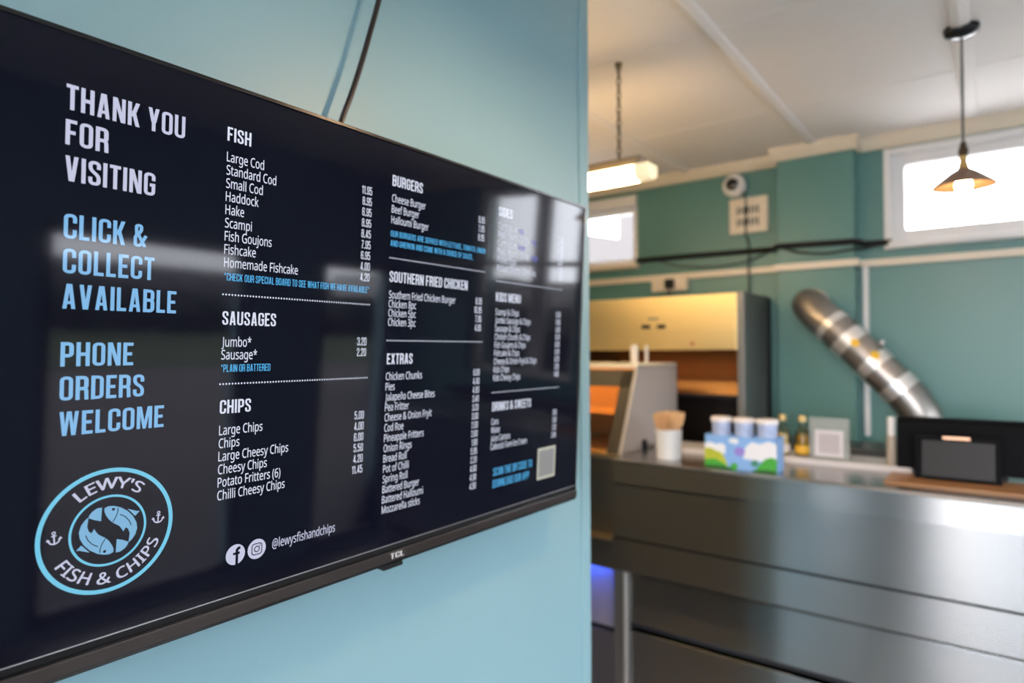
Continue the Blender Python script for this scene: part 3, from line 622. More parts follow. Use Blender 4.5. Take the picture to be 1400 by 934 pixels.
def words(mb, text, a0, base, cap, sx, bold=0.012, width=None):
    me = glyph_mesh(text, bold); k = cap / CAPU
    x0 = min(v.co.x for v in me.vertices); x1 = max(v.co.x for v in me.vertices)
    kx = width / (x1 - x0) if width else k * sx
    vs = [mb.bm.verts.new(L3(a0 + (v.co.x - x0) * kx, base + v.co.y * k, TX)) for v in me.vertices]
    for p in me.polygons:
        try: mb.bm.faces.new([vs[i] for i in p.vertices])
        except ValueError: pass
    bpy.data.meshes.remove(me)
def tsub(mb, name, m, label=None):
    o = mb.build(name, m, screen)
    if label: o['label'] = label
    return o
# headline column
mb = MB()
for t, b, w in (('THANK YOU', .2187, .1055), ('FOR', .1873, .0350), ('VISITING', .1550, .0775)): caps(mb, t, .2190, b, .0225, w)
tsub(mb, 'headline_text', T_LILAC, 'pale lilac greeting in tall capitals')
mb = MB()
for t, b, w in (('CLICK &', .1033, .0700), ('COLLECT', .0720, .0785), ('AVAILABLE', .0402, .1008)): caps(mb, t, .2194, b, .0225, w)
tsub(mb, 'headline_text', T_BLUE, 'light blue click and collect lines')
mb = MB()
for t, b, w in (('PHONE', -.0120, .0612), ('ORDERS', -.0430, .0718), ('WELCOME', -.0750, .0915)): caps(mb, t, .2194, b, .0220, w)
tsub(mb, 'headline_text', T_BLUE, 'light blue phone orders lines')
# menu columns
CA, CB_, CC = .3697, .6075, .8440
def heading(t, a, base, w, cap=.0150):
    mb = MB(); caps(mb, t, a, base, cap, w); tsub(mb, 'heading_text', T_WHITE)
heading('FISH', CA, .2293, .0278); heading('SAUSAGES', CA, .0302, .0650); heading('CHIPS', CA, -.0668, .0365)
heading('BURGERS', CB_, .2288, .0582); heading('SOUTHERN FRIED CHICKEN', CB_, .0968, .1635); heading('EXTRAS', CB_, -.0171, .0487)
heading('SIDES', CC, .2268, .0375); heading('KIDS MENU', CC, .0843, .0700); heading('DRINKS & SWEETS', CC, -.1002, .1120)
# letter scale of the item lines taken from one long line
_me = glyph_mesh('Homemade Fishcake', .012); _w = max(v.co.x for v in _me.vertices) - min(v.co.x for v in _me.vertices); bpy.data.meshes.remove(_me)
CAPI = .0104
SXI = .0924 / (_w * CAPI / CAPU)
_me = glyph_mesh('Southern Fried Chicken Burger', .012); _w = max(v.co.x for v in _me.vertices) - min(v.co.x for v in _me.vertices); bpy.data.meshes.remove(_me)
SXB = .1360 / (_w * CAPI / CAPU)
def items(lines, a, base, pitch, sx=SXI, bold=.010):
    mb = MB()
    for i, t in enumerate(lines): words(mb, t, a, base - i * pitch, CAPI, sx, bold)
    tsub(mb, 'item_list_text', T_WHITE)
def prices(lines, right, base, pitch, cap=.0106, sx=.93):
    global G
    mb = MB(); G = MEDIUM
    for i, t in enumerate(lines): caps(mb, t, 0, base - i * pitch, cap, right=right, sx=sx)
    tsub(mb, 'price_text', T_WHITE); G = BOLD
items(['Large Cod', 'Standard Cod', 'Small Cod', 'Haddock', 'Hake', 'Scampi', 'Fish Goujons', 'Fishcake', 'Homemade Fishcake'], CA, .2070, .01426)
prices(['11.95', '8.95', '6.95', '8.95', '8.45', '7.95', '6.95', '4.00', '4.20'], .5720, .2082, .01430)
items(['Jumbo*', 'Sausage*'], CA, .0065, .0140)
prices(['3.20', '2.20'], .5702, .0088, .0142)
items(['Large Chips', 'Chips', 'Large Cheesy Chips', 'Cheesy Chips', 'Potato Fritters (6)', 'Chilli Cheesy Chips'], CA, -.0900, .01425)
prices(['5.00', '4.00', '6.00', '5.50', '4.20', '11.45'], .5700, -.0888, .0144)
items(['Cheese Burger', 'Beef Burger', 'Halloumi Burger'], CB_, .2068, .01475, SXB)
prices(['8.95', '7.95', '8.95'], .8082, .2072, .0142)
items(['Southern Fried Chicken Burger', 'Chicken 8pc', 'Chicken 5pc', 'Chicken 3pc'], CB_, .0742, .01265, SXB)
prices(['8.95', '10.95', '7.95', '4.95'], .8076, .0763, .0143)
items(['Chicken Chunks', 'Pies', 'Jalape\u00f1o Cheese Bites', 'Pea Fritter', 'Cheese & Onion Fryit', 'Cod Roe', 'Pineapple Fritters', 'Onion Rings', 'Bread Roll', 'Pot of Chilli', 'Spring Roll', 'Battered Burger', 'Battered Halloumi', 'Mozzarella sticks'], CB_ - .0008, -.0390, .01425, SXB)
prices(['6.60', '4.40', '4.60', '3.40', '3.20', '3.00', '2.60', '3.00', '1.80', '5.95', '2.20', '4.60', '4.90', '4.90'], .8078, -.0386, .01420)
items(['Curry sauce', 'Peas / Beans / Gravy', 'Curry sauce', 'Peas / Beans / Gravy', 'Pickled Eggs', 'Pickled Onions / Gherkins'], CC, .2058, .0141, SXB * 1.0)
mb = MB()
for t, a, b in (('reg', .902, .2058), ('reg', .941, .1917), ('large', .902, .1776), ('large', .941, .1635)): words(mb, t, a, b, CAPI * .92, SXB, .012)
tsub(mb, 'size_text', T_PURPLE, 'small purple size words')
prices(['2.00', '2.00', '3.00', '3.00', '1.00', '1.00'], 1.0440, .2065, .0141)
items(['Scampi & Chips', 'Jumbo Sausage & Chips', 'Sausage & Chips', 'Chicken Chunks & Chips', 'Fish Goujons & Chips', 'Fishcake & Chips', 'Cheese & Onion Fryit & Chips', 'Kids Chips', 'Kids Cheesy Chips'], CC, .0615, .01385, SXB * .97)
prices(['6.50', '5.95', '4.95', '6.20', '6.95', '5.95', '6.20', '2.95', '4.95'], 1.0444, .0645, .0141)
items(['Cans', 'Water', 'Juice Cartons', 'Callestick Farm Ice Cream'], CC - .001, -.1230, .0141, SXB * .92)
prices(['1.60', '1.50', '1.20', '3.00'], 1.0422, -.1215, .0143)
def note(lines, m=T_CYAN, cap=.0082):
    global G
    mb = MB(); G = LIGHT
    for t, a, b, w in lines: caps(mb, t, a, b, cap, w)
    tsub(mb, 'note_text', m, 'bright blue small capitals'); G = BOLD
note([('*CHECK OUR SPECIAL BOARD TO SEE WHAT FISH WE HAVE AVAILABLE*', .3705, .0785, .2012)])
note([('*PLAIN OR BATTERED', .3697, -.0212, .0595)])
note([('OUR BURGERS ARE SERVED WITH LETTUCE, TOMATO, ONION', .6072, .1592, .2045), ('AND GHERKIN AND COME WITH A CHOICE OF SAUCE.', .6072, .1462, .1745)])
note([('SCAN THE QR CODE TO', .8525, -.2105, .1135), ('DOWNLOAD OUR APP', .8520, -.2308, .1055)], cap=.0135)
# dotted rules
def dots(a0, a1, b, n):
    mb = MB()
    for i in range(n):
        a = a0 + (a1 - a0) * i / (n - 1)
        mb.poly([L3(a + .00105 * cos(k * pi / 4), b + .00105 * sin(k * pi / 4), TX) for k in range(8)])
    tsub(mb, 'dotted_line', T_WHITE)
for a0, a1, b in ((.3697, .5732, .0632), (.3692, .5732, -.0343), (.6070, .8117, .1298), (.6068, .8110, .0158), (.8438, 1.0472, .1178), (.8425, 1.0463, -.0688)):
    dots(a0, a1, b, 58)
# QR place on the screen: a plain card
mb = MB().poly and MB()
mb.poly([L3(.9833, -.2390, TX), L3(1.0430, -.2390, TX), L3(1.0430, -.1800, TX), L3(.9833, -.1800, TX)])
tsub(mb, 'card_panel', T_CREAM, 'pale square panel in the bottom right corner')
mb = MB(); mb.poly([L3(.9883, -.2340, TX + .0002), L3(1.0380, -.2340, TX + .0002), L3(1.0380, -.1850, TX + .0002), L3(.9883, -.1850, TX + .0002)])
tsub(mb, 'card_panel', T_CARD, 'grey inner square of the pale panel')
# round shop logo
LA, LB = .2630, -.1695
def ring(mb, ra, ri, n=72, x=TX):
    for i in range(n):
        p, q = 2 * pi * i / n, 2 * pi * (i + 1) / n
        mb.poly([L3(LA + ra * cos(p), LB + ra * sin(p), x), L3(LA + ra * cos(q), LB + ra * sin(q), x), L3(LA + ri * cos(q), LB + ri * sin(q), x), L3(LA + ri * cos(p), LB + ri * sin(p), x)])
mb = MB(); ring(mb, .0595, .0556); tsub(mb, 'logo_ring', T_RING, 'outer cyan ring of the logo')
mb = MB(); ring(mb, .0338, .0316); tsub(mb, 'logo_ring', T_RING, 'inner cyan ring of the logo')
def arc_words(mb, text, rbase, cap, a_start, a_end, outward=True):
    me0 = glyph_mesh(text, .028); x0 = min(v.co.x for v in me0.vertices); x1 = max(v.co.x for v in me0.vertices); k = cap / CAPU
    vs = []
    for v in me0.vertices:
        t = (v.co.x - x0) / (x1 - x0); th = a_start + (a_end - a_start) * t
        rr = rbase + v.co.y * k if outward else rbase - v.co.y * k
        vs.append(mb.bm.verts.new(L3(LA + rr * cos(th), LB + rr * sin(th), TX)))
    for p in me0.polygons:
        try: mb.bm.faces.new([vs[i] for i in p.vertices])
        except ValueError: pass
    bpy.data.meshes.remove(me0)
mb = MB()
arc_words(mb, "LEWY'S", .0400, .0105, radians(129), radians(50), True)
tsub(mb, 'logo_text', T_LILAC, 'shop name above the fish in the logo')
mb = MB()
arc_words(mb, 'FISH & CHIPS', .0506, .0108, radians(209), radians(338), False)
tsub(mb, 'logo_text', T_LILAC, 'fish and chips lettering below the fish in the logo')
def ipath(mb, pts, w, closed=False, ca=0, cb=0, x=TX, rot=0.0):
    for q in off_path(pts, w, closed):
        mb.poly([L3(ca + p[0] * cos(rot) - p[1] * sin(rot), cb + p[0] * sin(rot) + p[1] * cos(rot), x) for p in q])
def anchor(a, b, rot):
    mb = MB(); s = .0056
    ipath(mb, [(.22 * s * cos(i * pi / 5), s * .85 + .22 * s * sin(i * pi / 5)) for i in range(10)], .0009, True, a, b, rot=rot)
    ipath(mb, [(0, .62 * s), (0, -.95 * s)], .0013, False, a, b, rot=rot)
    ipath(mb, [(-.38 * s, .38 * s), (.38 * s, .38 * s)], .0010, False, a, b, rot=rot)
    ipath(mb, [(.82 * s * cos(radians(d)), -.1 * s + .82 * s * sin(radians(d))) for d in range(190, 351, 16)], .0013, False, a, b, rot=rot)
    for sg in (-1, 1):
        mb.poly([L3(a + p[0] * cos(rot) - p[1] * sin(rot), b + p[0] * sin(rot) + p[1] * cos(rot), TX) for p in ((sg * 1.15 * s, -.3 * s), (sg * .92 * s, .12 * s), (sg * .5 * s, -.3 * s))])
    tsub(mb, 'anchor_icon', T_LILAC)
anchor(.2180, -.1670, radians(4)); anchor(.3082, -.1665, radians(-4))
FISHB = [(.2587, -.1475), (.2620, -.1462), (.2668, -.1469), (.2725, -.1492), (.2790, -.1540), (.2842, -.1601), (.2876, -.1670), (.2884, -.1730), (.2868, -.1788), (.2838, -.1830), (.2806, -.1856),
         (.2812, -.1815), (.2816, -.1765), (.2800, -.1717), (.2778, -.1700), (.2758, -.1735), (.2744, -.1710), (.2725, -.1678), (.2697, -.1655), (.2660, -.1628), (.2626, -.1590), (.2600, -.1545), (.2586, -.1508)]
FISHT = [(.2804, -.1846), (.2756, -.1818), (.2700, -.1796), (.2720, -.1838), (.2722, -.1878), (.2694, -.1925), (.2736, -.1926), (.2777, -.1902), (.2804, -.1868)]
FISHF = [(.2790, -.1520), (.2878, -.1560), (.2905, -.1562), (.2862, -.1605)]
def rot180(p): return (2 * LA - p[0], 2 * LB - p[1])
for flip in (False, True):
    mb = MB()
    for poly in (FISHB, FISHT, FISHF):
        q = [rot180(p) for p in poly] if flip else poly
        f = mb.poly([L3(p[0], p[1], TX) for p in q])
    bmesh.ops.triangulate(mb.bm, faces=mb.bm.faces[:])
    fo = tsub(mb, 'logo_fish', T_FISH, 'lower left fish of the logo' if flip else 'upper right fish of the logo')
mb = MB()
for flip in (False, True):
    tr = rot180 if flip else (lambda p: p)
    e = (.2664, -.1500)
    mb.poly([L3(*tr((e[0] + .0014 * cos(i * pi / 5), e[1] + .0014 * sin(i * pi / 5))), TX + .0002) for i in range(10)])
    for path in ([(.2705, -.1497), (.2702, -.1540), (.2684, -.1585), (.2660, -.1622)], [(.2722, -.1560), (.2770, -.1592), (.2808, -.1640), (.2828, -.1690)]):
        for q in off_path([tr(p) for p in path], .0008): mb.poly([L3(p[0], p[1], TX + .0002) for p in q])
tsub(mb, 'logo_detail', T_DARK, 'dark eyes and body lines of the two fish')
# social marks and address
mb = MB()
for ca in (.3928, .4188):
    mb.poly([L3(ca + .0114 * cos(i * pi / 20), -.2260 + .0114 * sin(i * pi / 20), TX) for i in range(40)])
tsub(mb, 'social_icon', T_LILAC, 'two pale round icons')
mb = MB(); x = TX + .0002
ca, cb = .3928, -.2260
ipath(mb, [(.0056, .0066), (.0032, .0066), (.0016, .0050), (.0016, -.0114)], .0032, False, ca, cb, x)
ipath(mb, [(-.0030, .0012), (.0050, .0012)], .0026, False, ca, cb, x)
ca = .4188
ipath(mb, rnd([(-.0062, -.0062), (.0062, -.0062), (.0062, .0062), (-.0062, .0062)], .0035, True), .0011, True, ca, cb, x)
ipath(mb, [(.0031 * cos(i * pi / 10), .0031 * sin(i * pi / 10)) for i in range(20)], .0011, True, ca, cb, x)
ipath(mb, [(.0030, .0036), (.0042, .0036)], .0012, False, ca, cb, x)
tsub(mb, 'social_icon', T_DARK, 'dark marks inside the round icons')
mb = MB(); words(mb, '@lewysfishandchips', .4385, -.2305, .0110, 1, .010, width=.0897); tsub(mb, 'address_text', T_LILAC)
# maker's lettering on the lower bar
mb = MB(); TXo = TX; TX = .0056; caps(mb, 'TCL', .6213, -.2900, .0078, .0250); TX = TXo
mb.build('maker_lettering', mat('silver_letter', (0.75, 0.75, 0.76), 0.4, emit=(0.3, 0.3, 0.3), estr=0.0), tv)

# cable down to the screen
pts = smooth_path([(-.741, 0.5681, 1.7766), (-.741, 0.5849, 1.8310), (-.741, 0.6007, 1.8705), (-.741, 0.6200, 1.9248), (-.741, 0.6378, 1.9812), (-.741, 0.6531, 2.0315), (-.745, .685, 2.14), (-.757, .71, 2.26), (-.764, .72, 2.388)])
tag(MB().tube(pts, .0042, 10).build('screen_cable', mat('copper_black_cable', (0.018, 0.012, 0.010), 0.28), None, True), 'thin black cable hanging down the teal wall to the top of the menu screen', 'cable')

# ================================================================== COUNTER
CXL, CXR = -1.130, .95
CZ = 1.107
ctr = thing('serving_counter', 'long brushed steel serving counter with recessed lower panels', 'counter', (-.1, 2.3, 0))
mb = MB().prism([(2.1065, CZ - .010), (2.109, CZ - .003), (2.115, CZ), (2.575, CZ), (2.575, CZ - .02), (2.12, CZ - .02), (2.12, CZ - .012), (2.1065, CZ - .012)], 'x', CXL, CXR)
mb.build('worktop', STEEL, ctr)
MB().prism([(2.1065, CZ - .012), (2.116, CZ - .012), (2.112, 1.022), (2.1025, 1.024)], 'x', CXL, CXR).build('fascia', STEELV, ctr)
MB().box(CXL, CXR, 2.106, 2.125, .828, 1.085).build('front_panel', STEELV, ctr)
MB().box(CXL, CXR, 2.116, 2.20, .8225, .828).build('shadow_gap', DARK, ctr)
MB().prism([(2.100, .712), (2.100, .8225), (2.14, .8225), (2.14, .705), (2.108, .705)], 'x', CXL, CXR).build('lower_rail', STEELV, ctr)
MB().box(CXL, CXL + .040, 2.112, 2.56, 0, .705, .003).build('end_post', STEELD, ctr)
MB().box(CXL + .040, CXL + .052, 2.108, 2.14, 0, .705, .002).build('edge_strip', FOIL, ctr)
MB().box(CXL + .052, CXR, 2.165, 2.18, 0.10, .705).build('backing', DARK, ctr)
for x0, x1 in ((CXL + .058, .40), (.41, CXR)):
    MB().box(x0, x1, 2.130, 2.165, .520, .694, .003).build('drawer_panel', STEELV, ctr)
    MB().box(x0, x1, 2.130, 2.165, .110, .492, .003).build('drawer_panel', STEELV, ctr)
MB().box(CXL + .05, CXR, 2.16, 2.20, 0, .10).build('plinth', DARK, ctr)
MB().box(CXL, CXR, 2.55, 2.565, 0, CZ - .02).build('back_panel', STEELD, ctr)
MB().box(CXR - .015, CXR, 2.125, 2.55, 0, CZ - .02).build('end_panel', STEELD, ctr)

# rear bench behind the counter
bench = thing('rear_bench', 'dark low bench against the teal wall behind the counter', 'bench', (0, 2.92, 0))
MB().box(-.80, 1.2, 2.77, 2.99, 1.09, 1.125, .003).build('bench_top', mat('dark_worktop', (0.06, 0.065, 0.065), 0.35), bench)
MB().box(-.79, 1.19, 2.80, 2.985, 0, 1.09).build('bench_body', STEELD, bench)

# ================================================================== FRYING RANGE WITH GLAZED DISPLAY
RXL, RXR = -2.7, -1.142
rg = thing('frying_range', 'steel frying range with slanted glass display lit orange inside', 'frying range', (-1.9, 2.4, 0))
MB().box(RXL, RXR, 2.165, 2.55, .80, 1.095, .002).build('upper_panel', STEELV, rg)
MB().box(RXL, RXR, 2.120, 2.20, .803, .815, .003).build('brass_ledge', mat('brass_trim', (0.75, 0.55, 0.28), 0.3, 1.0), rg)
MB().box(RXL, RXR, 2.135, 2.150, .693, .803, .002).build('lower_band', STEELV, rg)
MB().box(RXL, RXR, 2.20, 2.215, .452, .693).build('recessed_panel', GREYP, rg)
MB().box(RXL, RXR, 2.205, 2.24, .43, .452).build('dark_groove', DARK, rg)
MB().box(RXL, RXR, 2.20, 2.55, 0, .43, .002).build('base_panel', STEELD, rg)
MB().box(RXL, RXR, 2.2155, 2.55, .452, .80).build('core', DARK, rg)
led = MB().box(-1.75, -1.20, 2.156, 2.172, .706, .716, .001).build('blue_lamp_strip', emis('blue_led', (0.03, 0.10, 1.0), BLUE_E), rg)
led['label'] = 'blue glowing strip under the band'
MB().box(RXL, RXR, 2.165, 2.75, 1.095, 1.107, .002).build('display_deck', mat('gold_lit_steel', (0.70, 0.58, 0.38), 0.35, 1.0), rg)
# slanted display
P0, P1, P2, P3 = (2.199, 1.107), (2.346, 1.440), (2.738, 1.440), (2.738, 1.107)
MB().prism([P0, P1, P2, P3], 'x', RXR - .012, RXR - .0, .0015).build('end_panel', GREYP, rg)
def slant(z): return P0[0] + (P1[0] - P0[0]) * (z - P0[1]) / (P1[1] - P0[1])
def slab(mb, x0, x1, z0, z1, t0=.0, t1=.02):
    mb.prism([(slant(z0) + t0, z0), (slant(z1) + t0, z1), (slant(z1) + t1, z1), (slant(z0) + t1, z0)], 'x', x0, x1)
fr = MB(); slab(fr, RXR - .060, RXR - .012, 1.107, 1.420, -.004); slab(fr, RXL, RXR - .012, 1.358, 1.425, -.004)
fr.build('display_frame', mat('olive_grey_frame', (0.045, 0.038, 0.024), 0.5, 0.0), rg)
gl = MB(); slab(gl, RXL, RXR - .05, 1.112, 1.36, .004, .008); gl.build('display_glass', DISPG, rg)
MB().box(RXL, RXR, 2.335, 2.74, 1.430, 1.448, .004).build('display_top', mat('cream_top', (0.82, 0.78, 0.66), 0.4), rg)
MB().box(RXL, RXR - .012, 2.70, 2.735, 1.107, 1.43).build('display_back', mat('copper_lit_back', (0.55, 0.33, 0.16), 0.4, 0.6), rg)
lamp = MB().box(-2.4, -1.24, 2.40, 2.44, 1.395, 1.412, .003).build('heat_lamp', emis('heat_lamp_glow', (1.0, 0.42, 0.10), HEAT_E), rg)
sh = MB().box(RXL, RXR - .02, 2.36, 2.69, 1.235, 1.243); sh.build('food_shelf', STEELW, rg)
kb = MB().lathe([(0.0, 0), (.020, 0), (.020, .006), (.016, .010), (0.0, .0105)], RXR, 2.395, 1.125, 20, 'x'); kb.build('control_knob', BLACKP, rg, True)
MB().lathe([(0, 0), (.017, 0), (.017, .075), (.015, .08), (0, .08)], -1.262, 2.56, 1.447, 20).build('vent_post', WHITEP, rg, True)
MB().lathe([(0, 0), (.007, 0), (.007, .075), (0, .075)], -1.205, 2.56, 1.447, 14).build('vent_rod', WHITEP, rg, True)

# ================================================================== TALL BACK RANGE
HXL, HXR = -2.7, -.834
bk = thing('back_range', 'tall steel back range with canopy face tinted gold for warm reflected light against the green wall', 'cooking range', (-1.7, 2.9, 0))
MB().box(HXL, HXR - .03, 2.70, 2.715, 1.503, 1.742, .003).build('canopy_face', STEEL_GLOW, bk)
MB().box(HXL, HXR - .03, 2.715, 3.08, 1.60, 1.742).build('canopy', STEELD, bk)
MB().box(HXR - .030, HXR, 2.697, 3.085, 0, 1.745, .004).build('side_panel', STEELD, bk)
MB().box(HXR - .001, HXR + .003, 3.02, 3.085, 0, 1.735, .001).build('rear_edge', DARK, bk)
MB().prism([(2.93, 1.30), (3.02, 1.505), (3.04, 1.505), (2.95, 1.30)], 'x', HXL, HXR - .03).build('splash_panel', mat('steel_orange_glow', (0.44, 0.24, 0.10), 0.4, 0.85, noise=((2, 2, 60), .2)), bk)  # orange lamp glow on the steel is put into its base colour
MB().box(HXL, HXR - .03, 2.93, 3.08, 1.285, 1.30).build('shelf_lip', DARK, bk)
MB().box(HXL, HXR - .03, 3.06, 3.08, .95, 1.285).build('dark_back', mat('near_black_steel', (0.03, 0.024, 0.02), 0.4, 0.5), bk)  # even near-black steel below the shelf lip
MB().box(HXL, HXR - .03, 2.74, 3.08, 0, .96, .003).build('fryer_base', STEELD, bk)
MB().box(HXL, HXR - .03, 2.72, 2.76, .96, .985, .003).build('front_rail', STEELW, bk)
MB().box(-1.62, -.90, 2.80, 2.83, 1.570, 1.582, .002).build('canopy_lamp', emis('canopy_lamp_glow', (1.0, 0.38, 0.09), HEAT_E * .06), bk)
for x in (-1.272, -1.198):
    MB().box(x - .020, x + .020, 2.694, 2.701, 1.600, 1.617, .002).build('control_display', BLACKG, bk)
MB().box(-1.262, -1.212, 2.6975, 2.7005, 1.640, 1.648).build('maker_plate', STEELD, bk)
MB().lathe([(0, 0), (.007, 0), (.007, -.003), (0, -.004)], -1.055, 2.70, 1.531, 12, 'y').build('indicator_lamp', mat('red_indicator', (0.5, 0.04, 0.02), 0.3), bk, True)

# ================================================================== FLUE DUCT
du = thing('flue_duct', 'silver round flue duct bending from the pier down behind the till', 'duct', (-.633, 3.0, 1.70))
path = smooth_path([(-.636, 2.997, 1.690), (-.632, 2.93, 1.692), (-.612, 2.865, 1.680), (-.575, 2.835, 1.640), (-.53, 2.82, 1.600), (-.46, 2.81, 1.530), (-.36, 2.80, 1.425), (-.29, 2.80, 1.350), (-.252, 2.80, 1.300), (-.225, 2.80, 1.235), (-.222, 2.80, 1.126)], 6)
MB().tube(path, .068, 28).build('duct_pipe', GALV, du, True)
def at_len(f):
    L = [0]
    for i in range(1, len(path)): L.append(L[-1] + (path[i] - path[i - 1]).length)
    d = f * L[-1]
    for i in range(1, len(path)):
        if L[i] >= d:
            t = (d - L[i - 1]) / (L[i] - L[i - 1]); return path[i - 1].lerp(path[i], t), (path[i] - path[i - 1]).normalized()
for f, w, m, nm in ((.315, .030, FOIL, 'foil_band'), (.365, .006, GALV, 'joint_ring'), (.42, .050, FOIL, 'foil_band'), (.565, .045, FOIL, 'foil_band'), (.70, .050, FOIL, 'foil_band'), (.765, .006, GALV, 'joint_ring'), (.02, .012, GALV, 'wall_collar')):
    p, d = at_len(f)
    e = .003 if nm == 'foil_band' else .006
    MB().tube([p - d * w / 2, p + d * w / 2], .068 + e, 28).build(nm, m, du, True)
for f, ang in ((.455, 0.0), (.545, -.25)):
    p, d = at_len(f)
    view = Vector((.35, -1, 0)); n_ = (view - d * view.dot(d)).normalized(); sd = d.cross(n_)
    n_ = (n_ * cos(ang) + sd * sin(ang)).normalized(); sd = d.cross(n_)
    mb = MB(); c0 = p + n_ * .0725
    mb.poly([c0 + .017 * cos(i * pi / 8) * d + .015 * sin(i * pi / 8) * sd for i in range(16)])
    ge = bmesh.ops.extrude_face_region(mb.bm, geom=mb.bm.faces[:]); bmesh.ops.translate(mb.bm, verts=[v for v in ge['geom'] if isinstance(v, bmesh.types.BMVert)], vec=-n_ * .006)
    mb.build('yellow_label', YELLOW, du)
p, d = at_len(.52); MB().lathe([(0, 0), (.012, 0), (.012, .014), (0, .016)], p.x + .052, p.y - .01, p.z + .050, 14).build('damper_knob', GALV, du, True)

# ================================================================== ON THE WALLS
pipe = smooth_path([(-1.505, 3.085, 1.972), (-1.2, 3.084, 1.970), (-.9, 3.084, 1.966), (-.81, 3.06, 1.962), (-.775, 2.985, 1.960), (-.70, 2.984, 1.958), (-.50, 2.984, 1.952), (-.458, 2.99, 1.950), (-.44, 3.05, 1.948), (-.40, 3.058, 1.947), (-.345, 3.058, 1.945)])
tag(MB().tube(pipe, .0125, 12).build('cable_bundle', BLACKP, None, True), 'thick black cable bundle running along the green wall and over the pier', 'cable')
def wire(pts, r, label):
    return tag(MB().tube(smooth_path(pts), r, 8).build('wire', mat('thin_black_wire', (0.02, 0.03, 0.028), 0.5), None, True), label, 'wire')
wire([(-1.38, 3.09, 1.962), (-1.27, 3.088, 1.925), (-1.1, 3.088, 1.908), (-.95, 3.088, 1.918), (-.84, 3.088, 1.955)], .0045, 'thin dark wire sagging under the cable bundle above the range')
wire([(-.76, 2.988, 1.955), (-.68, 2.986, 1.925), (-.58, 2.986, 1.912), (-.49, 2.986, 1.918), (-.43, 3.04, 1.928), (-.37, 3.062, 1.945)], .0055, 'dark wire sagging across the pier to the window corner')
wire([(-.955, 3.088, 2.25), (-.935, 3.06, 2.22), (-.93, 3.053, 2.13), (-.935, 3.06, 2.04), (-.93, 3.088, 2.0), (-.925, 3.07, 1.90), (-.925, 3.07, 1.84), (-.928, 3.088, 1.75)], .004, 'thin dark wire dropping from the camera past the cream vent')
tag(MB().box(-.452, -.430, YR - .018, YR, 1.14, 1.850, .004).build('conduit', WHITEP), 'white vertical conduit beside the flue duct', 'conduit')

cm = thing('security_camera', 'small round white security camera with black lens high on the green wall', 'camera', (-.985, YB, 2.278))
MB().lathe([(0, 0), (.045, 0), (.045, -.012), (.03, -.018), (0, -.018)], -.985, YB, 2.278, 24, 'y').build('mount', WHITEP, cm, True)
MB().lathe([(0, -.015), (.035, -.018), (.052, -.03), (.054, -.05), (.045, -.066), (.030, -.072), (0, -.072)], -.985, YB, 2.278, 28, 'y').build('body', WHITEP, cm, True)
MB().lathe([(0, -.071), (.030, -.0715), (.028, -.080), (.015, -.086), (0, -.087)], -.985, YB, 2.278, 24, 'y').build('lens', BLACKG, cm, True)

vt = thing('vent_grille', 'square cream vent grille with two rows of slots on the green wall', 'vent', (-.930, YB, 2.05))
mb = MB().box(-1.020, -.840, YB - .018, YB, 2.052, 2.222, .008); mb.build('plate', CREAM, vt)
for row in (2.094, 2.150):
    for k in range(7):
        x = -.978 + k * .0155
        MB().box(x - .004, x + .004, YB - .0195, YB - .0165, row - (.014 if k % 2 else .018) + .01, row + .028, .0015).build('slot', DARK, vt)

sk = thing('wall_socket', 'cream double wall socket with a black plug above the back range', 'socket', (-1.32, YB, 1.80))
MB().box(-1.415, -1.225, YB - .03, YB, 1.800, 1.872, .004).build('back_box', CREAM, sk)
MB().box(-1.411, -1.229, YB - .036, YB - .03, 1.804, 1.868, .002).build('face_plate', CREAM, sk)
for x in (-1.38, -1.265): MB().box(x - .006, x + .006, YB - .040, YB - .036, 1.845, 1.860, .001).build('switch', WHITEP, sk)
pl = thing('plug', 'small black plug in the cream wall socket', 'plug', (-1.308, YB - .036, 1.832))
MB().box(-1.330, -1.286, YB - .070, YB - .0365, 1.812, 1.858, .006).build('plug_body', BLACKP, pl)
MB().tube(smooth_path([(-1.308, YB - .055, 1.815), (-1.308, YB - .055, 1.79), (-1.306, YB - .04, 1.75)]), .004, 8).build('lead', BLACKP, pl, True)

# ================================================================== LIGHT FITTINGS
fl = thing('fluorescent_fitting', 'glowing fluorescent fitting hanging on a chain near the ceiling', 'ceiling light', (-1.30, 1.782, 2.01))
FX0, FX1, FY = -1.75, -.845, 1.782
MB().box(FX0, FX1, FY - .026, FY + .026, 2.056, 2.085, .003).build('batten_body', mat('cream_metal', (0.30, 0.23, 0.15), 0.45), fl)
MB().prism([(FY - .024, 2.057), (FY - .033, 2.046), (FY - .031, 2.026), (FY - .015, 2.014), (FY + .015, 2.014), (FY + .031, 2.026), (FY + .033, 2.046), (FY + .024, 2.057)], 'x', FX0, FX1 - .018).build('diffuser', emis('tube_glow', (1.0, 0.68, 0.34), TUBE_E), fl)
MB().prism([(FY - .034, 2.058), (FY - .032, 2.025), (FY - .015, 2.012), (FY + .015, 2.012), (FY + .032, 2.025), (FY + .034, 2.058)], 'x', FX1 - .018, FX1 + .032, .004).build('end_cap', mat('end_cap_plastic', (0.85, 0.75, 0.52), 0.3, emit=(1.0, 0.8, 0.48), estr=0.7), fl)
chx, chz0, chz1 = -.925, 2.084, 2.385
mb = MB(); nlk = 14
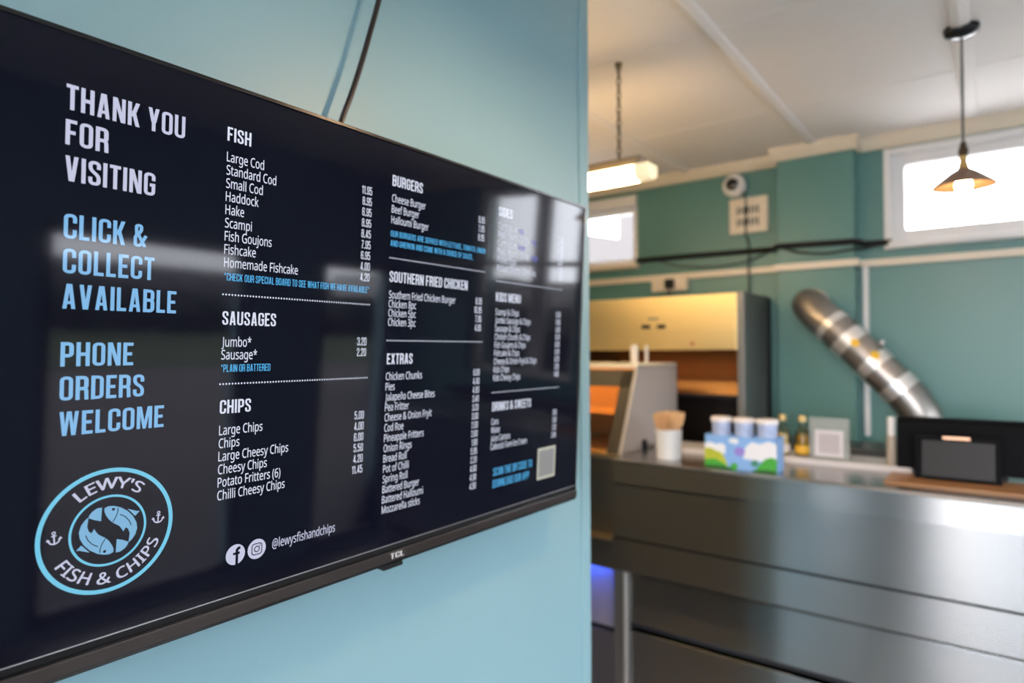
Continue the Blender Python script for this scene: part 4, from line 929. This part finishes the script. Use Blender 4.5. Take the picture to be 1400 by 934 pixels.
for k in range(nlk):
    zc = chz0 + (k + .5) * (chz1 - chz0) / nlk; hl = (chz1 - chz0) / nlk * .62
    pts = []
    for i in range(13):
        a = 2 * pi * i / 12; ux, uz = .006 * cos(a), hl * sin(a)
        pts.append((chx + ux, FY, zc + uz) if k % 2 else (chx, FY + ux, zc + uz))
    mb.tube(pts, .0022, 6, False)
mb.build('chain', mat('dull_brass_chain', (0.20, 0.15, 0.09), 0.5, 0.7), fl, True)
MB().lathe([(0, 0), (.012, 0), (.010, -.014), (.004, -.020), (0, -.020)], chx, FY, H, 14).build('ceiling_hook', mat('old_brass', (0.25, 0.18, 0.09), 0.5, 0.7), fl, True)

FLEX = mat('grey_flex', (0.12, 0.11, 0.10), 0.6); BRONZE = mat('dark_bronze', (0.10, 0.07, 0.05), 0.35, 0.8)
POLB = mat('polished_brass', (0.85, 0.58, 0.22), 0.25, 1.0); SHADE = mat('bronze_shade', (0.26, 0.17, 0.12), 0.4, 0.5)
LINING = mat('cream_lining', (0.17, 0.115, 0.055), 0.5)
def pendant(px_, py_, dz, label, power):
    pd = thing('pendant_lamp', label, 'pendant lamp', (px_, py_, 1.95 + dz), 'pendant lamps')
    MB().lathe([(0, 0), (.043, 0), (.043, -.006), (.040, -.016), (.030, -.023), (.012, -.026), (0, -.027)], px_, py_, H, 28).build('ceiling_rose', BLACKG, pd, True)
    MB().tube([(px_, py_, 2.37), (px_, py_, 2.065 + dz)], .0034, 8).build('cord', FLEX, pd, True)
    MB().lathe([(0, .0), (.007, -.002), (.009, -.016), (.012, -.020), (.012, -.036), (.008, -.040), (0, -.040)], px_, py_, 2.074 + dz, 20).build('lamp_holder', BRONZE, pd, True)
    MB().lathe([(0, 0), (.009, 0), (.0095, -.016), (.014, -.034), (0, -.034)], px_, py_, 2.034 + dz, 20).build('brass_collar', POLB, pd, True)
    prof = [(.012, 2.000), (.018, 1.997), (.032, 1.989), (.050, 1.974), (.066, 1.961), (.0755, 1.952), (.0758, 1.949)]
    inn = [(.0748, 1.949), (.065, 1.958), (.049, 1.970), (.031, 1.984), (.012, 1.994)]
    mb = MB().lathe(prof + inn, px_, py_, dz, 36)
    bmesh.ops.delete(mb.bm, geom=[f for f in mb.bm.faces if len(f.verts) > 8], context='FACES_ONLY')
    mb.build('shade', SHADE, pd, True)
    inn2 = [(.0742, 1.9487), (.0645, 1.9573), (.0485, 1.9692), (.0305, 1.9832), (.012, 1.993)]
    mb = MB().lathe(inn2, px_, py_, dz, 36)
    bmesh.ops.delete(mb.bm, geom=[f for f in mb.bm.faces if len(f.verts) > 8], context='FACES_ONLY')
    mb.build('shade_lining', LINING, pd, True)
    MB().lathe([(0, 1.992), (.010, 1.989), (.012, 1.978), (.018, 1.964), (.0205, 1.953), (.018, 1.943), (.011, 1.936), (0, 1.933)], px_, py_, dz, 20).build('bulb', emis('bulb_glow', (1.0, 0.64, 0.38), power), pd, True)
pendant(-.070, 2.166, 0.0, 'small pendant lamp with shallow dark metal shade glowing in front of the right window', 80.0)
pendant(-.14, .93, 0.085, 'pendant lamp hanging nearest the menu screen', PENDANT_E)

# ================================================================== ON THE COUNTER
ldg = MB().box(-1.07, -.222, 2.385, 2.560, CZ + .0002, CZ + .021, .002).build('raised_ledge', mat('pale_laminate', (0.60, 0.57, 0.56), 0.25))
tag(ldg, 'low pale raised ledge along the back of the steel counter', 'ledge')
LZ = CZ + .0215
brd = MB().box(-.275, .10, 2.185, 2.372, CZ + .0002, CZ + .007, .002).build('wooden_board', mat('brown_board', (0.34, 0.17, 0.07), 0.3))
tag(brd, 'thin brown board on the counter in front of the till', 'board')
# fork cup
cup = thing('fork_cup', 'white round cup holding wooden chip forks at the left end of the counter', 'cup', (-.960, 2.22, CZ))
MB().lathe([(0, 0), (.040, 0), (.044, .003), (.047, .108), (.0455, .109), (.042, .012), (0, .012)], -.960, 2.22, CZ, 32).build('cup_body', mat('white_ceramic', (0.80, 0.82, 0.84), 0.3), cup, True)
WOOD = mat('pale_wood', (0.72, 0.46, 0.24), 0.6, noise=((40, 40, 8), .15))
for k in range(16):
    a = 2 * pi * k / 16 + .2; rr = .030 if k % 2 else .020
    bxp, byp = -.960 + rr * .42 * cos(a), 2.22 + rr * .42 * sin(a)
    out = [(-.0035, 0), (.0035, 0), (.0045, .085), (.0105, .108), (.0105, .138), (.0070, .152), (.0025, .148), (.0012, .118), (-.0012, .118), (-.0025, .148), (-.0070, .152), (-.0105, .138), (-.0105, .108), (-.0045, .085)]
    mb = MB().prism([(u * 1.25, v * 1.04) for u, v in out], 'y', -.0011, .0011)
    f = mb.build('wooden_fork', WOOD)
    tag(f, 'pale wooden chip fork standing in the white cup', 'fork', 'wooden chip forks in the white cup')
    f.matrix_world = Matrix.Translation((bxp, byp, CZ + .014)) @ Matrix.Rotation(a, 4, 'Z') @ Matrix.Rotation(.22 if k % 2 else .12, 4, 'Y') @ Matrix.Rotation(random.uniform(-.6, .6), 4, 'Z') @ Matrix.Translation((0, 0, random.uniform(-.0, .006)))

# carton with three tubs
bx0, bx1, by0, by1 = -.800, -.566, 2.150, 2.232
ct = thing('carton', 'blue and green printed carton holding three white lidded tubs', 'carton', ((bx0 + bx1) / 2, (by0 + by1) / 2, CZ))
BLUEC = mat('carton_blue', (0.24, 0.45, 0.80), 0.5)
mb = MB(); zt = CZ + .110; th = .0015
mb.box(bx0, bx1, by0, by0 + th, CZ, zt); mb.box(bx0, bx1, by1 - th, by1, CZ, zt); mb.box(bx0, bx0 + th, by0, by1, CZ, zt); mb.box(bx1 - th, bx1, by0, by1, CZ, zt); mb.box(bx0, bx1, by0, by1, CZ, CZ + th)
mb.build('sleeve', BLUEC, ct)
yy = by0 - .0004
def patch(name, pts, m, dy=0.0):
    mb = MB(); mb.prism([(bx0 + u * (bx1 - bx0), CZ + v * .110) for u, v in pts], 'y', yy - dy - .0003, yy - dy + .0004)
    bmesh.ops.triangulate(mb.bm, faces=[f for f in mb.bm.faces if len(f.verts) > 4])
    return mb.build(name, m, ct)
cloudm = mat('carton_cloud', (0.82, 0.82, 0.86), 0.5); limem = mat('carton_lime', (0.48, 0.52, 0.04), 0.5); greenm = mat('carton_green', (0.06, 0.38, 0.04), 0.5)
dgm = mat('carton_dark_green', (0.02, 0.12, 0.02), 0.5); violm = mat('carton_violet', (0.32, 0.24, 0.68), 0.5)
def blob(cu, cv, ru, rv, n=18, wob=.18, sd=1):
    random.seed(sd); return [(cu + ru * cos(2 * pi * i / n) * (1 + random.uniform(-wob, wob)), min(1, max(0, cv + rv * sin(2 * pi * i / n) * (1 + random.uniform(-wob, wob))))) for i in range(n)]
patch('printed_cloud', [(.0, .45), (.30, .45), (.30, .70), (.24, .76), (.16, .72), (.08, .78), (0, .74)], cloudm)
patch('printed_cloud', [(.55, .35), (1, .30), (1, .84), (.90, .92), (.78, .82), (.66, .86), (.58, .70)], cloudm)
patch('printed_cloud', blob(.42, .86, .07, .08, sd=3), cloudm)
patch('printed_hill', [(0, .0), (.34, .0), (.30, .30), (.24, .48), (.15, .54), (.08, .60), (0, .58)], limem, .0006)
patch('printed_hill', [(.70, .0), (1, .0), (1, .42), (.93, .46), (.85, .40), (.78, .24)], greenm, .0006)
patch('printed_hill', [(0, 0), (.36, 0), (.30, .14), (.16, .28), (0, .24)], greenm, .0010)
patch('printed_bush', [(0, 0), (.40, 0), (.38, .06), (.2, .1), (0, .07)], dgm, .0014)
patch('printed_bush', [(.66, 0), (1, 0), (1, .07), (.86, .09), (.70, .05)], dgm, .0014)
patch('printed_bush', blob(.42, .10, .05, .10, sd=5), greenm, .0012)
patch('printed_bush', blob(.71, .24, .05, .10, sd=6), mat('carton_teal_green', (0.06, 0.25, 0.16), 0.5), .0012)
patch('printed_badge', blob(.50, .55, .075, .14, 24, 0.0), violm, .0012)
TUBW = mat('tub_white', (0.80, 0.76, 0.76), 0.35); TUBB = mat('tub_blue', (0.42, 0.50, 0.72), 0.4, noise=((90, 90, 60), .35))
lb = ['left of the three lidded tubs in the printed carton', 'middle of the three lidded tubs in the printed carton', 'right of the three lidded tubs in the printed carton']
for k, x in enumerate((-.756, -.680, -.606)):
    ty = (by0 + by1) / 2
    t = thing('tub', lb[k], 'tub', (x, ty, CZ + .002), 'lidded tubs in the printed carton')
    MB().lathe([(0, .0), (.0255, 0), (.0315, .148), (.0315, .150), (0, .150)], x, ty, CZ + .002, 28).build('tub_body', TUBB, t, True)
    MB().lathe([(0, .150), (.0345, .150), (.0355, .153), (.0355, .163), (.033, .166), (0, .166)], x, ty, CZ + .002, 28).build('lid', TUBW, t, True)

# sauce jars
JG = glass('jar_glass', (0.90, 0.90, 0.80))
def jar(x, y, label, colm, pale):
    t = thing('sauce_jar', label, 'jar', (x, y, LZ), 'small sauce jars beside the carton')
    MB().lathe([(0, .001), (.020, .001), (.020, .060), (.018, .070), (0, .070)], x, y, LZ + .002, 20).build('sauce', colm, t, True)
    MB().lathe([(0, 0), (.023, 0), (.0245, .004), (.0245, .066), (.020, .082), (.012, .092), (.012, .118), (0, .118)], x, y, LZ, 24).build('jar_body', JG, t, True)
    MB().lathe([(0, .119), (.0135, .119), (.0135, .137), (.011, .140), (0, .140)], x, y, LZ, 18).build('jar_cap', mat('gold_cap', (0.62, 0.48, 0.22), 0.35, 0.6), t, True)
    b = MB().lathe([(.0248, .008), (.0251, .010), (.0251, .034), (.0248, .036)], x, y, LZ, 24)
    bmesh.ops.delete(b.bm, geom=[f for f in b.bm.faces if len(f.verts) > 8], context='FACES_ONLY')
    b.build('jar_label', pale, t, True)
jar(-.625, 2.455, 'small glass jar with pale sauce just right of the printed carton', mat('pale_sauce', (0.72, 0.55, 0.30), 0.5), mat('white_label', (0.8, 0.75, 0.72), 0.5))
jar(-.558, 2.455, 'small glass jar with amber contents beside the clear sign holder', mat('amber_sauce', (0.40, 0.22, 0.02), 0.5), mat('amber_label', (0.75, 0.42, 0.03), 0.5))

# clear sign holder with a card
sg = thing('sign_holder', 'clear upright sign holder with a pale card on the counter', 'sign holder', (-.470, 2.455, LZ))
ACR = glass('acrylic', (0.92, 0.93, 0.92), 1.45, 0.45, (0.55, 0.57, 0.54))
sx0, sx1 = -.527, -.402
sy = 2.415
MB().box(sx0, sx1, sy, sy + .005, LZ, LZ + .140, .001).build('acrylic_panel', ACR, sg)
MB().box(sx0, sx1, sy - .02, sy + .035, LZ, LZ + .004, .001).build('foot', ACR, sg)
MB().box(sx0 + .018, sx1 - .018, sy - .0012, sy - .0002, LZ + .008, LZ + .098).build('card', mat('card_paper', (0.66, 0.62, 0.63), 0.6), sg)
MB().box(sx0 + .030, sx1 - .030, sy - .0020, sy - .0012, LZ + .020, LZ + .086).build('card_panel', mat('card_grey', (0.48, 0.44, 0.46), 0.6), sg)

# slim bottle beside the till
bt = thing('spray_bottle', 'slim beige bottle with white cap to the left of the till', 'bottle', (-.280, 2.42, LZ))
MB().lathe([(0, 0), (.014, 0), (.015, .004), (.015, .085), (.012, .094), (0, .094)], -.280, 2.42, LZ, 20).build('bottle_body', mat('beige_plastic', (0.40, 0.34, 0.27), 0.4), bt, True)
MB().lathe([(0, .094), (.0125, .094), (.0125, .150), (.010, .154), (0, .154)], -.280, 2.42, LZ, 20).build('cap', mat('white_cap', (0.75, 0.74, 0.72), 0.4), bt, True)

# till terminal: operator screen seen from behind and the smaller customer display in front
tl = thing('till_terminal', 'black till terminal with a grey customer display facing the room', 'till', (-.09, 2.36, CZ))
MB().box(-.20, .02, 2.375, 2.50, CZ, CZ + .022, .006).build('base', BLACKP, tl)
MB().prism([(2.36, CZ + .02), (2.40, CZ + .14), (2.45, CZ + .14), (2.47, CZ + .02)], 'x', -.15, -.03, .004).build('stand', BLACKP, tl)
MB().prism([(2.385, CZ + .018), (2.398, CZ + .168), (2.404, CZ + .176), (2.445, CZ + .180), (2.440, CZ + .168), (2.420, CZ + .018)], 'x', -.262, .080, .004).build('operator_screen', TILLB, tl)
d_ = MB().prism([(2.292, CZ + .0075), (2.306, CZ + .140), (2.326, CZ + .138), (2.318, CZ + .0075)], 'x', -.207, .006, .003); cd = d_.build('customer_display', TILLB, tl)
def dsl(z): return 2.292 + (z - .003) / .137 * .014
mb = MB().prism([(dsl(.018) - .0015, CZ + .018), (dsl(.122) - .0015, CZ + .122), (dsl(.122) + .002, CZ + .122), (dsl(.018) + .002, CZ + .018)], 'x', -.187, -.010)
sub(cd, mb, 'display_glass', mat('grey_display', (0.016, 0.013, 0.011), 0.35, spec=0.15, emit=(0.008, 0.0065, 0.006), estr=1.0), root=tl)
mb = MB().prism([(dsl(.128) - .0012, CZ + .128), (dsl(.136) - .0012, CZ + .136), (dsl(.136) + .002, CZ + .136), (dsl(.128) + .002, CZ + .128)], 'x', -.135, -.068)
sub(cd, mb, 'glint_logo_strip', mat('orange_glint', (0.60, 0.33, 0.20), 0.35, 0.6), root=tl)  # logo strip with its orange glint put into the colour
MB().box(-.075, -.06, 2.34, 2.40, CZ + .06, CZ + .10).build('hinge', BLACKP, tl)

for o in list(bpy.data.objects):
    if o.get('_w') is not None: del o['_w']
